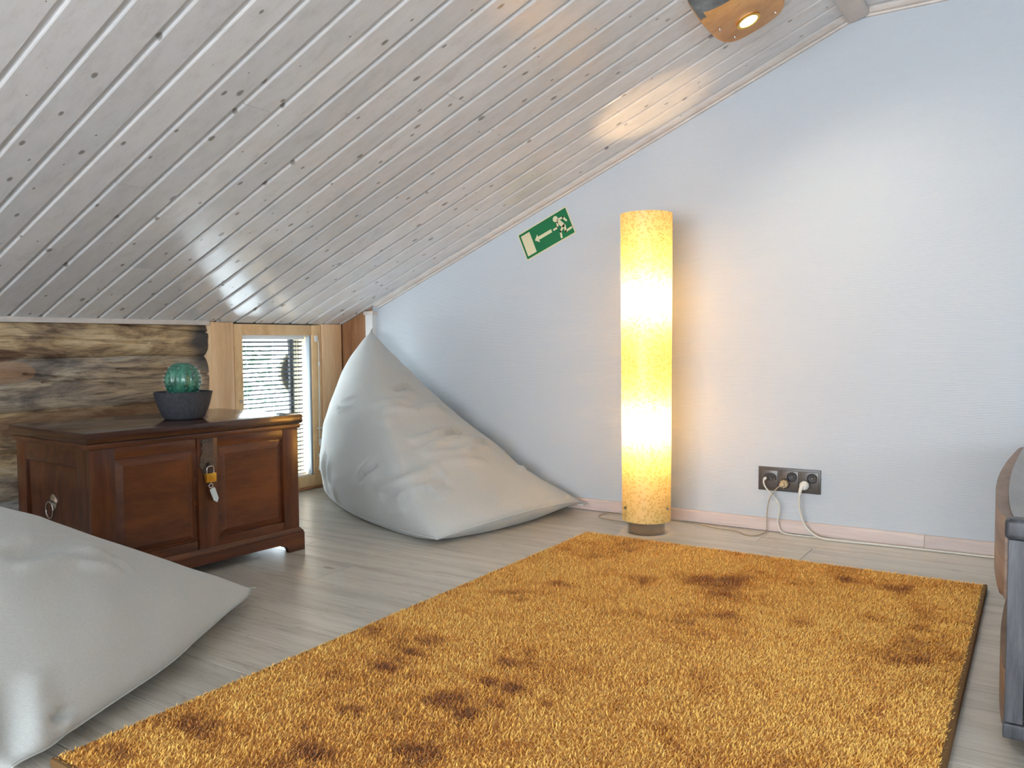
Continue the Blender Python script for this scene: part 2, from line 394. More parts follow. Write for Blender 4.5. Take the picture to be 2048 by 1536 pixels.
    t = wood('taupe_cabinet_side', (150, 126, 106), (128, 104, 88), (104, 82, 68), grain=(10, 3, 30), rough=0.45, rnd=4, obj=True, bump=0.1); M['cabs'] = t.m
    # spotlight block
    t = wood('orange_oiled_wood', (222, 172, 112), (208, 154, 94), (186, 132, 76), grain=(4, 16, 16), rough=0.42, rnd=4, obj=True, bump=0.2, knots=0.3, kcol=(120, 76, 40), kscale=(6, 9, 6), ksize=0.1); M['block'] = t.m
    t = wood('grey_block_wood', (118, 120, 120), (98, 100, 100), (74, 76, 76), grain=(6, 30, 30), rough=0.7, rnd=4, obj=True, bump=0.4); M['blockg'] = t.m
    # outside
    t = NT('leaf_green'); df = t.n('ShaderNodeBsdfDiffuse'); n = t.noise(t.pos((1, 1, 1)), 2, 3)
    c = t.ramp(n, [(0.35, lin((84, 104, 84))), (0.65, lin((118, 138, 112)))]); t.l(c, df.inputs[0]); t.l(df.outputs[0], t.out.inputs[0]); M['leaf'] = t.m
    M['bark'] = plain('bark', (96, 86, 74), 0.9)
    t = NT('pale_gravel'); t.base(t.ramp(t.noise(t.pos((1, 1, 1)), 3, 6), [(0.3, lin((188, 190, 190))), (0.7, lin((224, 224, 222)))])); t.set(Roughness=0.9); M['gravel'] = t.m
    M['cream'] = plain('cream_painted_wood', (104, 98, 74), 0.6)
    M['darkpost'] = plain('dark_stained_wood', (26, 23, 22), 0.7)
    M['tanwood'] = plain('pale_weathered_wood', (96, 90, 76), 0.8)
# shading of the brushed pile, painted as dark colour spots, rug coordinates in metres
RUGSPOTS = [(2.021, -1.804, 0.033, 0.030, 0.13), (2.041, -1.689, 0.019, 0.019, 0.13), (2.008, -1.586, 0.029, 0.025, 0.13), (2.111, -1.686, 0.027, 0.025, 0.13), (2.123, -1.766, 0.019, 0.017, 0.13), (2.196, -1.713, 0.023, 0.018, 0.13), (2.316, -1.658, 0.017, 0.012, 0.13), (2.407, -1.696, 0.024, 0.019, 0.13), (2.147, -1.422, 0.025, 0.021, 0.13), (2.089, -1.824, 0.022, 0.018, 0.13), (1.794, -1.567, 0.036, 0.028, 0.13), (1.814, -1.645, 0.023, 0.018, 0.13), (1.815, -1.745, 0.031, 0.019, 0.13), (2.110, -1.988, 0.043, 0.024, 0.13), (1.896, -1.933, 0.029, 0.024, 0.13), (1.956, -2.084, 0.039, 0.022, 0.13), (1.700, -2.115, 0.050, 0.029, 0.13), (1.780, -2.153, 0.044, 0.022, 0.13), (1.687, -2.252, 0.043, 0.022, 0.13), (2.201, -0.780, 0.085, 0.052, 0.13), (2.253, -0.718, 0.037, 0.046, 0.13), (2.489, -0.998, 0.035, 0.029, 0.13), (2.734, -0.783, 0.029, 0.039, 0.13), (2.740, -0.885, 0.020, 0.024, 0.13), (2.509, -0.563, 0.017, 0.025, 0.13), (1.975, -0.699, 0.024, 0.034, 0.13), (2.538, -1.568, 0.015, 0.014, 0.13), (2.756, -1.265, 0.013, 0.019, 0.13), (2.721, -1.418, 0.012, 0.016, 0.13), (1.812, -1.206, 0.023, 0.023, 0.13), (1.900, -1.249, 0.015, 0.016, 0.13), (1.835, -1.031, 0.036, 0.027, 0.13),]
materials()

# ------------------------------------------------------------------ structure
TA = 0.418; AL = math.atan(TA); Z0 = 0.80
SD = Vector((math.cos(AL), 0, math.sin(AL))); ND = Vector((math.sin(AL), 0, -math.cos(AL)))
XR = 2.41; ZR = Z0 + TA*XR; ZF = 1.809; XF = 2.45

def floor_():
    fl = boxo('floor', (-0.06, -6.7, -0.10), (6.1, 0.12, -0.012), M['plaster']); tag(fl, kind='structure')
    wdt = 0.190; row = 0; y = 0.0
    cache = {}
    while y > -3.9:
        x = -0.06 - random.uniform(0.0, 1.1)
        while x < 4.4:
            L = 1.28; x0, x1 = max(x, -0.06), min(x+L, 4.5)
            if x1 - x0 > 0.05:
                key = round(x1-x0, 4)
                if key not in cache:
                    bm = bmesh.new(); g = 0.0006
                    box(bm, (g, -wdt+g, -0.012), (key-g, -g, 0.0), 0.0008, 1)
                    bmesh.ops.recalc_face_normals(bm, faces=bm.faces)
                    me = bpy.data.meshes.new('plank'); bm.to_mesh(me); bm.free(); me.materials.append(M['floor']); cache[key] = me
                o = bpy.data.objects.new('plank', cache[key]); C.objects.link(o); o.parent = fl; o.location = (x0, y, 0)
            x += L
        y -= wdt; row += 1
floor_()

def ceiling():
    bm = bmesh.new()
    e = 0.017
    inner = [(-0.3, Z0-0.3*TA+e), (XR, ZR+e), (XF, ZF+e), (3.40, ZF+e), (6.05, 0.70+e)]
    prof = inner + [(x, z+0.12) for x, z in inner[::-1]]
    prism(bm, prof, (0, -6.7, 0), (1, 0, 0), (0, 0, 1), (0, 6.82, 0))
    ce = build('ceiling', bm, M['plaster']); tag(ce, kind='structure')
    PT = 0.1045
    prof = [(0, -0.008), (0.0105, -0.008), (0.0140, -0.0015), (0.0175, 0), (PT-0.0050, 0), (PT-0.0020, -0.0015), (PT-0.0004, -0.008), (PT-0.0004, -0.015), (0, -0.015)]
    splits = {-1.62: [1.24], -1.72: [0.83], -1.41: [0.395], -1.83: [0.417], -2.14: [1.9], -1.10: [1.5]}
    Ltot = XR / math.cos(AL)
    k = -8; cache = {}
    while True:
        y0 = -0.887 - PT*k
        k += 1
        if y0 < -3.4: break
        cuts = [0.0]
        for ys, xs in splits.items():
            if abs(ys - y0) < PT/2: cuts += [x/math.cos(AL) for x in xs]
        cuts.append(Ltot)
        last = y0 + PT > -0.0
        for a, b in zip(cuts, cuts[1:]):
            key = (round(b-a, 4), last)
            if key not in cache:
                bm = bmesh.new()
                pr = prof if not last else [(min(p, -y0-0.0005), q) for p, q in prof[:4]] + [(-y0-0.0005, 0), (-y0-0.0005, -0.015), (0, -0.015)]
                prism(bm, pr, (0, 0, 0), (0, 1, 0), ND, SD*(b-a-0.0012))
                bmesh.ops.recalc_face_normals(bm, faces=bm.faces)
                me = bpy.data.meshes.new('board'); bm.to_mesh(me); bm.free(); me.materials.append(M['ceil']); cache[key] = me
            o = bpy.data.objects.new('board', cache[key]); C.objects.link(o); o.parent = ce
            o.location = Vector((0, y0, Z0)) + SD*a
            tag(o)
        if y0 > -1.6:   # level part of the ceiling
            key = ('flat', last)
            if key not in cache:
                bm = bmesh.new()
                pr = prof if not last else [(min(p, -y0-0.0005), q) for p, q in prof[:4]] + [(-y0-0.0005, 0), (-y0-0.0005, -0.015), (0, -0.015)]
                prism(bm, pr, (0, 0, 0), (0, 1, 0), (0, 0, -1), (0.94, 0, 0))
                bmesh.ops.recalc_face_normals(bm, faces=bm.faces)
                me = bpy.data.meshes.new('board'); bm.to_mesh(me); bm.free(); me.materials.append(M['ceil']); cache[key] = me
            o = bpy.data.objects.new('board', cache[key]); C.objects.link(o); o.parent = ce; o.location = (XF, y0, ZF)
    return ce
ceiling()

def walls():
    # gable wall with wallpaper
    bm = bmesh.new()
    pr = [(0.19, 0), (5.95, 0), (5.95, 0.76), (3.4, ZF+0.01), (XF, ZF+0.01), (XR, ZR+0.01), (0.19, Z0+0.19*TA+0.01)]
    prism(bm, pr, (0, 0, 0), (1, 0, 0), (0, 0, 1), (0, 0.1, 0))
    tag(build('wall_back', bm, M['paper']), kind='structure')
    # corner panel of brown pine
    xs = [(-0.02, 0.085), (0.086, 0.166)]
    bm = bmesh.new(); prism(bm, [(-0.25, -0.0), (0.19, 0), (0.19, Z0+0.19*TA+0.01), (-0.25, Z0-0.25*TA+0.01)], (0, -0.004, 0), (1, 0, 0), (0, 0, 1), (0, 0.1, 0))
    tp = build('trim_1', bm, M['bpine']); tag(tp, kind='structure')
    for a, b in xs:
        bm = bmesh.new(); prism(bm, [(a, 0), (b, 0), (b, Z0+b*TA-0.002), (a, Z0+a*TA-0.002)], (0, -0.024, 0), (1, 0, 0), (0, 0, 1), (0, 0.019, 0))
        build('board', bm, M['bpine'], tp)
    # white corner trim with little cap
    bm = bmesh.new(); box(bm, (0.167, -0.030, 0), (0.214, 0.0, Z0+0.167*TA-0.006), 0.003)
    t2 = build('trim_2', bm, M['white']); tag(t2, kind='structure')
    bm = bmesh.new(); box(bm, (0.160, -0.036, Z0+0.160*TA-0.022), (0.222, 0.0, Z0+0.160*TA-0.004), 0.003)
    build('cap', bm, M['trimwood'], t2)
    # moulding between ceiling and gable wall
    bm = bmesh.new(); L = (XR-0.222)/math.cos(AL)
    prism(bm, [(-0.034, 0), (-0.034, 0.006), (-0.026, 0.012), (-0.012, 0.014), (-0.010, 0.019), (0, 0.020), (0, 0)], (0.222, 0, Z0+0.222*TA), (0, 1, 0), ND, SD*L)
    tag(build('trim_3', bm, M['trimwood']), kind='structure')
    bm = bmesh.new()
    prism(bm, [(-0.034, 0), (-0.034, 0.006), (-0.026, 0.012), (-0.012, 0.014), (-0.010, 0.019), (0, 0.020), (0, 0)], (XF, 0, ZF), (0, 1, 0), (0, 0, -1), (0.94, 0, 0))
    tag(build('trim_4', bm, M['trimwood']), kind='structure')
    # board that covers the bend of the ceiling
    bm = bmesh.new()
    prism(bm, [(2.392, 1.780), (2.402, 1.778), (2.455, 1.792), (2.463, 1.797), (2.463, 1.815), (2.392, 1.805)], (0, -3.4, 0), (1, 0, 0), (0, 0, 1), (0, 3.39, 0))
    tag(build('trim_5', bm, M['trimwood']), kind='structure')
    # pale skirting
    sk = empty('baseboard_back'); tag(sk, kind='structure')
    for a, b in ((0.222, 2.6525), (2.6535, 4.9)):
        bm = bmesh.new(); prism(bm, [(0, 0.003), (-0.012, 0.003), (-0.012, 0.042), (-0.008, 0.047), (0, 0.048)], (a, 0, 0), (0, 1, 0), (0, 0, 1), (b-a, 0, 0))
        build('board', bm, M['skirt'], sk)
    # knee wall mass, with the window opening
    bm = bmesh.new()
    for lo, hi in (((-0.13, -6.7, -0.1), (-0.05, -0.70, 0.86)), ((-0.13, -0.155, -0.1), (-0.05, 0.1, 0.86)), ((-0.13, -0.70, 0.80), (-0.05, -0.155, 0.86)), ((-0.13, -0.70, -0.1), (-0.05, -0.155, -0.001))):
        box(bm, lo, hi)
    wl = build('wall_left', bm, M['bpine']); tag(wl, kind='structure')
    # whitewashed ledge trim over the logs
    bm = bmesh.new(); box(bm, (-0.05, -3.4, 0.787), (0.012, -0.812, 0.808), 0.002)
    tag(build('trim_6', bm, M['trimwood']), kind='structure')
    # logs
    cracks = [[(-1.75, 0.742), (-1.636, 0.735), (-1.46, 0.733), (-1.28, 0.722), (-1.15, 0.715), (-1.08, 0.712)],
              [(-1.20, 0.785), (-1.08, 0.780), (-0.95, 0.768), (-0.84, 0.760), (-0.80, 0.757)],
              [(-1.56, 0.606), (-1.47, 0.597), (-1.36, 0.580), (-1.25, 0.560), (-1.17, 0.548)],
              [(-1.22, 0.613), (-1.10, 0.612), (-0.98, 0.606)], [(-0.90, 0.580), (-0.86, 0.583), (-0.80, 0.580)],
              [(-1.50, 0.575), (-1.38, 0.572), (-1.20, 0.575), (-1.0, 0.574)]]
    zs = [0.800, 0.660, 0.472, 0.330, 0.165, 0.0]
    grey = [-0.25, 0.55, -0.15, 0.1, 0.8]
    for i in range(5):
        z1, z0 = zs[i], zs[i+1]
        ny, nz = 300, 60
        ys = np.linspace(-2.9, -0.811, ny)
        verts = []; faces = []
        for a in range(ny):
            y = ys[a]
            edge0 = 0.010*noise.noise(Vector((y*3.1, i*5.0, 0))); edge1 = 0.010*noise.noise(Vector((y*3.1, (i-1)*5.0, 0)))
            lo = z0 + (edge0 if i < 4 else 0); hi = z1 + (edge1 if i > 0 else 0)
            for b in range(nz):
                t = b/(nz-1); z = lo + (hi-lo)*t
                prof = (1-abs(2*t-1)**4.5)
                x = -0.034 + 0.026*prof
                x += 0.010*noise.noise(Vector((y*2.5, z*9, i*3.3))) + 0.004*noise.noise(Vector((y*8, z*40, i))) + 0.0016*noise.noise(Vector((y*20, z*160, i+9)))
                for cr in cracks:
                    for (ya, za), (yb, zb) in zip(cr, cr[1:]):
                        if ya <= y < yb:
                            zc = za + (zb-za)*(y-ya)/(yb-ya) + 0.003*noise.noise(Vector((y*30, za, 0)))
                            d = abs(z-zc)
                            if d < 0.0045: x -= 0.020*(1-d/0.0045)
                x = min(x, 0.008)
                verts.append((x, y, z))
        for a in range(ny-1):
            for b in range(nz-1):
                q = a*nz+b; faces.append((q, q+nz, q+nz+1, q+1))
        me = bpy.data.meshes.new('log'); me.from_pydata(verts, [], faces); me.update()
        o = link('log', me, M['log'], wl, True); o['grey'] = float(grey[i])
    # other walls of the loft (outside the picture)
    tag(boxo('wall_right', (5.86, -6.7, -0.05), (5.96, 0.0, 0.86), M['plaster']), kind='structure')
    bm = bmesh.new(); prism(bm, [(-0.1, 0), (5.95, 0), (5.95, 0.76), (3.4, ZF+0.01), (XF, ZF+0.01), (XR, ZR+0.01), (-0.1, Z0)], (0, -6.62, 0), (1, 0, 0), (0, 0, 1), (0, -0.08, 0))
    tag(build('wall_front', bm, M['plaster']), kind='structure')
walls()

def casings():
    for n, (a, b) in zip(('trim_7', 'trim_8'), ((-0.809, -0.690), (-0.166, -0.036))):
        bm = bmesh.new(); box(bm, (-0.05, a, 0.001), (0.010, b, Z0+0.001), 0.003)
        o = build(n, bm, M['pine'], auto=35); tag(o, kind='structure')
casings()

def window():
    wn = empty('window_1', (-0.02, -0.4275, 0.001)); tag(wn, kind='structure')
    def part(name, lo, hi, mat, bev=0.002, parent=None):
        bm = bmesh.new(); box(bm, lo, hi, bev)
        bmesh.ops.translate(bm, verts=bm.verts, vec=-Vector(wn.location))
        o = build(name, bm, mat, parent or wn, auto=35 if bev else None); return o
    y0, y1 = -0.684, -0.171
    part('stile', (-0.09, y0, 0.014), (0.003, -0.638, 0.795), M['wpine'])
    part('stile', (-0.09, -0.228, 0.014), (0.003, y1, 0.795), M['wpine'])
    part('rail', (-0.09, -0.638, 0.746), (0.002, -0.228, 0.795), M['wpine'])
    part('rail', (-0.09, -0.638, 0.014), (0.002, -0.228, 0.067), M['wpine'])
    part('sill', (-0.09, -0.690, 0.0012), (0.016, -0.166, 0.014), M['bpine'])
    # glass in a white seal, blind behind it
    for a, b, c, d in ((-0.638, -0.633, 0.067, 0.746), (-0.240, -0.228, 0.067, 0.746)):
        part('seal', (-0.03, a, c), (-0.004, b, d), M['sealgrey'], 0.001)
    part('seal', (-0.03, -0.633, 0.741), (-0.004, -0.240, 0.746), M['white'], 0.001)
    part('seal', (-0.03, -0.633, 0.067), (-0.004, -0.240, 0.074), M['white'], 0.001)
    part('pane', (-0.022, -0.633, 0.074), (-0.019, -0.240, 0.741), M['glass'], 0)
    part('pane', (-0.078, -0.636, 0.070), (-0.075, -0.230, 0.744), M['glass'], 0)
    part('head_rail', (-0.060, -0.630, 0.727), (-0.034, -0.243, 0.743), M['white'], 0.002)
    part('bottom_rail', (-0.055, -0.630, 0.072), (-0.038, -0.243, 0.080), M['white'], 0.002)
    # slats, one mesh shared
    bm = bmesh.new(); hw = 0.008; th = Rd(-27)
    pts = []
    for t in np.linspace(-1, 1, 5): pts.append((t*hw*math.cos(th), -t*hw*math.sin(th) + 0.0014*(1-t*t)))
    prof = pts + [(x, z-0.0004) for x, z in pts[::-1]]
    prism(bm, prof, (0, 0, 0), (1, 0, 0), (0, 0, 1), (0, 0.384, 0))
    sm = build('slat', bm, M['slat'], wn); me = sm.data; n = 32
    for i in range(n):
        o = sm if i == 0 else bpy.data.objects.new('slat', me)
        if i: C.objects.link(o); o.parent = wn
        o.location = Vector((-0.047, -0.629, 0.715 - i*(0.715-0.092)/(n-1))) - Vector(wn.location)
    for y in (-0.585, -0.436, -0.287):
        for x in (-0.0385, -0.0555):
            bm = bmesh.new(); cyl(bm, (x, y, 0.078), (x, y, 0.73), 0.0006, n=6)
            bmesh.ops.translate(bm, verts=bm.verts, vec=-Vector(wn.location)); build('ladder_cord', bm, M['white'], wn)
    # control rod with clips and cord on the right stile
    bm = bmesh.new(); tube(bm, [(0.006, -0.206, 0.735), (0.010, -0.195, 0.715), (0.010, -0.193, 0.66), (0.010, -0.196, 0.4), (0.010, -0.200, 0.245)], 0.0022, 8)
    bmesh.ops.translate(bm, verts=bm.verts, vec=-Vector(wn.location)); rod = build('control_rod', bm, M['white'], wn, True)
    bm = bmesh.new(); tube(bm, [(0.008, -0.192, 0.60), (0.008, -0.188, 0.40), (0.009, -0.183, 0.27), (0.009, -0.190, 0.235), (0.009, -0.200, 0.25)], 0.0011, 6)
    bmesh.ops.translate(bm, verts=bm.verts, vec=-Vector(wn.location)); build('cord', bm, M['white'], wn, True)
    for a, b, c, d in ((-0.214, -0.199, 0.715, 0.745), (-0.194, -0.188, 0.600, 0.617), (-0.208, -0.182, 0.290, 0.296), (-0.198, -0.183, 0.205, 0.240), (-0.203, -0.186, 0.150, 0.170), (-0.203, -0.186, 0.085, 0.108)):
        part('clip', (0.003, a, c), (0.014, b, d), M['white'], 0.002)
    bm = bmesh.new(); cyl(bm, (0.003, -0.655, 0.452), (0.008, -0.655, 0.452), 0.007, 0.006, 14)
    bmesh.ops.translate(bm, verts=bm.verts, vec=-Vector(wn.location)); build('screw_cap', bm, M['steel'], wn, True)
    # outer jamb board
    part('outer_jamb', (-0.14, -0.222, -0.02), (-0.091, -0.160, 0.82), M['cream'], 0.002)
    part('outer_jamb', (-0.14, -0.700, -0.02), (-0.091, -0.645, 0.82), M['cream'], 0.002)
window()

# ------------------------------------------------------------------ outside
def outside():
    g = boxo('ground', (-60, -40, -2.7), (-0.4, 60, -2.6), M['gravel']); tag(g, kind='structure')
    bm = bmesh.new(); box(bm, (-0.160, -0.238, -2.6), (-0.143, -0.186, 0.95), 0.003)
    tag(build('post', bm, M['darkpost']), 'tall dark-stained post standing just outside the low window', 'post')
    d = empty('round_panel', (-0.200, -0.150, 0.56)); tag(d, 'pale round wooden panel behind the dark post outside the window', 'panel')
    bm = bmesh.new(); cyl(bm, (-0.012, 0, 0), (0.012, 0, 0), 0.105, n=40); build('disc', bm, M['tanwood'], d, auto=35)
    bm = bmesh.new(); tube(bm, [(0.012, 0.105*math.cos(a), 0.105*math.sin(a)) for a in np.linspace(0, 2*PI, 17)[:-1]], 0.008, 8, 3, True); build('rim', bm, M['cream'], d, True)
    bm = bmesh.new(); box(bm, (0.010, -0.075, -0.03), (0.041, -0.045, 0.03), 0.002); build('bracket', bm, M['darkpost'], d)
    def tree(loc, h, rad, n, lab, seed):
        r = np.random.default_rng(seed)
        t = empty('tree', loc); tag(t, lab, 'tree', None)
        bm = bmesh.new(); tube(bm, [(0, 0, 0), (0.1, 0.05, h*0.35), (-0.05, 0.0, h*0.7), (0, 0, h*0.9)], lambda s: 0.16*(1-s*0.7), 8, 3); build('trunk', bm, M['bark'], t, True)
        c = r.normal(size=(n, 3)); c /= np.linalg.norm(c, axis=1)[:, None]; c *= (r.random((n, 1))**0.4)
        c = c*np.array([rad, rad, h*0.42]) + np.array([0, 0, h*0.6])
        c[:, :2] += 0.3*np.sin(c[:, 2:3]*2.2 + np.array([[0, 1.5]]))
        u = r.normal(size=(n, 3)); u /= np.linalg.norm(u, axis=1)[:, None]; v = np.cross(u, r.normal(size=(n, 3))); v /= np.linalg.norm(v, axis=1)[:, None]
        s = (0.08 + 0.10*r.random((n, 1)))
        V = np.concatenate([c-u*s, c+v*s*0.5, c+u*s, c-v*s*0.5], 1).reshape(-1, 3)
        me = bpy.data.meshes.new('foliage'); me.from_pydata(V.tolist(), [], (np.arange(n)[:, None]*4+np.arange(4)).tolist()); me.update()
        o = link('foliage', me, M['leaf'], t); tag(o, kind='stuff')
    tree((-9.0, 3.6, -2.6), 4.2, 1.2, 480, 'green leafy tree outside, at the upper left of the low window', 1)
    tree((-11.5, 8.2, -2.6), 4.6, 1.4, 420, 'green leafy tree farther off, seen through the middle of the blind', 2)
    tree((-16.0, 7.5, -2.6), 5.0, 2.0, 400, 'distant pale green tree between the two nearer trees outside', 3)
outside()

# ------------------------------------------------------------------ bean bags
def beanbag(name, Cn, E, FB, N, wr, lims, seed, mat):
    """Cn: corners A,B,C,D. E: edge -> displacement vector at its middle (and skew). FB: face -> (bulge, direction). N subdivisions."""
    names = 'ABCD'; P = {k: Vector(v) for k, v in zip(names, Cn)}
    ctr = sum(P.values(), Vector())/4
    bm = bmesh.new(); vmap = {}
    def key(w): return tuple(sorted((k, round(v*N)) for k, v in w.items() if round(v*N) > 0))
    def disp(w):
        D = Vector()
        for (p, q), (vec, skew) in E.items():
            a, b = w.get(p, 0), w.get(q, 0)
            if a <= 0 or b <= 0: continue
            t = b/(a+b); s = a+b
            t2 = t**skew
            D += Vector(vec)*(4*t2*(1-t2))**0.85*s*s
        return D
    for f, (bul, dr) in FB.items():
        p, q, r = f
        nrm = (P[q]-P[p]).cross(P[r]-P[p]).normalized()
        if nrm.dot((P[p]+P[q]+P[r])/3-ctr) < 0: nrm = -nrm
        if dr: nrm = (nrm + Vector(dr)).normalized()
        g = {}
        for i in range(N+1):
            for j in range(N+1-i):
                k = N-i-j; w_ = {p: i/N, q: j/N, r: k/N}
                ky = key(w_)
                if ky not in vmap:
                    co = P[p]*w_[p] + P[q]*w_[q] + P[r]*w_[r] + disp(w_) + nrm*bul*(27*w_[p]*w_[q]*w_[r])**0.7
                    vmap[ky] = bm.verts.new(co)
                g[i, j] = vmap[ky]
        for i in range(N):
            for j in range(N-i):
                bm.faces.new((g[i, j], g[i+1, j], g[i, j+1]))
                if i+j < N-1: bm.faces.new((g[i+1, j], g[i+1, j+1], g[i, j+1]))
    bmesh.ops.recalc_face_normals(bm, faces=bm.faces)
    corner = {vmap[((k, N),)] for k in 'AB'}
    free = [v for v in bm.verts if v not in corner]
    for _ in range(5): bmesh.ops.smooth_vert(bm, verts=free, factor=0.5, use_axis_x=True, use_axis_y=True, use_axis_z=True)
    bm.normal_update()
    for v in bm.verts:
        v.co += v.normal*wr(v.co)
    xmin, ymax = lims
    for v in bm.verts:
        if v.co.z < 0.002: v.co.z = 0.002
        if v.co.y > ymax: v.co.y = ymax
        if v.co.x < xmin: v.co.x = xmin
    seams = []
    for e in (('B', 'C'), ('C', 'D'), ('A', 'D'), ('A', 'B')):
        pts = []
        for i in range(0, N+1, 2):
            ky = key({e[0]: 1-i/N, e[1]: i/N}); v = vmap[ky]; pts.append(v.co + v.normal*0.0005)
        seams.append(pts)
    o = build(name, bm, mat, smooth=True)
    return o, seams
def fold(co, a, b, width, depth, skirt=1.0):
    """soft groove between points a and b"""
    a, b = Vector(a), Vector(b); ab = b-a; t = max(0, min(1, (co-a).dot(ab)/ab.dot(ab)))
    e_ = co-(a+ab*t); vd = Vector((-0.655, 0.745, -0.12)); k_ = e_.dot(vd)
    d = (e_ - vd*k_*(0.85 if abs(k_) < 0.12 else 0.0)).length/width
    if d > 3: return 0
    e = math.sin(PI*min(1, max(0.0, t))) ** 0.5 if 0 < t < 1 else 0
    return -3.2*depth*e*(math.exp(-d*d) - 0.55*math.exp(-(d-1.7)**2*1.6))

def bag1():
    A = (0.305, -0.130, 0.775); B = (1.385, -0.055, 0.040); Cc = (1.235, -0.820, 0.012); D = (0.155, -0.300, 0.012)
    E = {('A', 'D'): ((-0.075, -0.065, -0.035), 0.8), ('A', 'B'): ((-0.02, 0.045, -0.085), 1.0), ('A', 'C'): ((-0.02, -0.10, 0.06), 1.15),
         ('B', 'C'): ((0.045, -0.03, 0.045), 1.0), ('C', 'D'): ((-0.035, -0.085, 0.012), 1.0), ('B', 'D'): ((0, 0.15, 0), 1.0)}
    FB = {'ADC': (0.055, (0, 0, 0.1)), 'ABC': (0.035, None), 'ABD': (0.06, None), 'BCD': (0.14, None)}
    F = [((0.719, -0.585, 0.431), (0.781, -0.417, 0.443), 0.015, 0.011), ((0.791, -0.637, 0.370), (0.788, -0.210, 0.407), 0.016, 0.014), ((0.955, -0.627, 0.299), (0.97, -0.28, 0.325), 0.016, 0.016),
         ((1.039, -0.471, 0.267), (1.008, -0.180, 0.267), 0.015, 0.013), ((0.771, -0.712, 0.178), (0.868, -0.713, 0.252), 0.015, 0.010), ((0.907, -0.750, 0.131), (1.080, -0.600, 0.215), 0.019, 0.013),
         ((1.010, -0.645, 0.253), (1.086, -0.367, 0.238), 0.016, 0.011), ((0.699, -0.437, 0.503), (0.678, -0.283, 0.502), 0.013, 0.010), ((0.435, -0.490, 0.426), (0.576, -0.532, 0.463), 0.013, 0.009),
         ((0.411, -0.533, 0.239), (0.38, -0.50, 0.03), 0.015, 0.006), ((0.442, -0.555, 0.128), (0.44, -0.54, 0.02), 0.013, 0.005), ((0.930, -0.755, 0.102), (1.115, -0.597, 0.189), 0.019, 0.009), ((1.20, -0.25, 0.20), (1.24, -0.22, 0.20), 0.012, 0.010)]
    def wr(co):
        n = 0.008*noise.noise(Vector((co.x*1.6, co.y*1.6+co.x*0.8, co.z*8))) + 0.004*noise.noise(Vector((co.x*4+5, co.y*4, co.z*16-co.x*4)))
        for a, b, w_, d in F: n += fold(co, a, b, w_, d)
        return n
    o, seams = beanbag('beanbag', (A, B, Cc, D), E, FB, 84, wr, (0.012, -0.006), 1, M['linen'])
    tag(o, 'upright light grey linen bean bag leaning in the corner beside the window', 'bean bag', 'grey linen bean bags')
    for s in seams[:3]:
        bm = bmesh.new(); tube(bm, [(p.x, p.y, max(p.z, 0.004)) for p in s], 0.0022, 6, 2); build('seam', bm, M['linen'], o, True)
    bm = bmesh.new(); box(bm, (1.375, -0.075, 0.030), (1.402, -0.045, 0.036), 0.002); build('corner_tab', bm, M['linen'], o)
bag1()
def bag2():
    A = (0.92, -2.85, 0.78); B = (1.165, -1.545, 0.032); Cc = (1.600, -2.385, 0.012); D = (0.48, -2.55, 0.012)
    E = {('A', 'B'): ((0.02, 0.02, -0.060), 0.5), ('A', 'C'): ((0.08, -0.02, 0.05), 1.0), ('A', 'D'): ((-0.1, -0.05, 0), 1.0),
         ('B', 'C'): ((0.060, 0.020, 0.02), 0.9), ('C', 'D'): ((0, -0.10, 0), 1.0), ('B', 'D'): ((-0.09, 0.06, 0.0), 1.0)}
    FB = {'ABC': (0.060, (0, 0, 0.2)), 'ADC': (0.08, None), 'ABD': (0.07, None), 'BCD': (0.02, None)}
    F = [((1.20, -2.24, 0.34), (1.257, -2.158, 0.308), 0.014, 0.005), ((1.385, -2.292, 0.313), (1.290, -2.092, 0.261), 0.017, 0.007), ((1.340, -2.147, 0.267), (1.318, -2.048, 0.225), 0.013, 0.011),
         ((1.318, -2.048, 0.225), (1.305, -2.009, 0.210), 0.011, 0.006), ((1.260, -2.075, 0.261), (1.287, -2.068, 0.248), 0.011, 0.008), ((1.564, -2.367, 0.104), (1.60, -2.385, 0.02), 0.017, 0.002),
         ((1.554, -2.378, 0.157), (1.588, -2.387, 0.032), 0.017, 0.005), ((1.572, -2.311, 0.060), (1.561, -2.281, 0.070), 0.011, 0.006)]
    def wr(co):
        n = 0.008*noise.noise(Vector((co.x*3, co.y*3, co.z*5))) + 0.004*noise.noise(Vector((co.x*7+5, co.y*7, co.z*9)))
        for a, b, w_, d in F: n += fold(co, a, b, w_, d)
        return n
    o, seams = beanbag('beanbag', (A, B, Cc, D), E, FB, 84, wr, (0.02, -0.02), 2, M['linen'])
    tag(o, 'light grey linen bean bag in the left foreground, lying in front of the chest', 'bean bag', 'grey linen bean bags')
    for s in seams[:1]:
        bm = bmesh.new(); tube(bm, [(p.x, p.y, max(p.z, 0.004)) for p in s], 0.0015, 6, 2); build('seam', bm, M['linen'], o, True)
bag2()

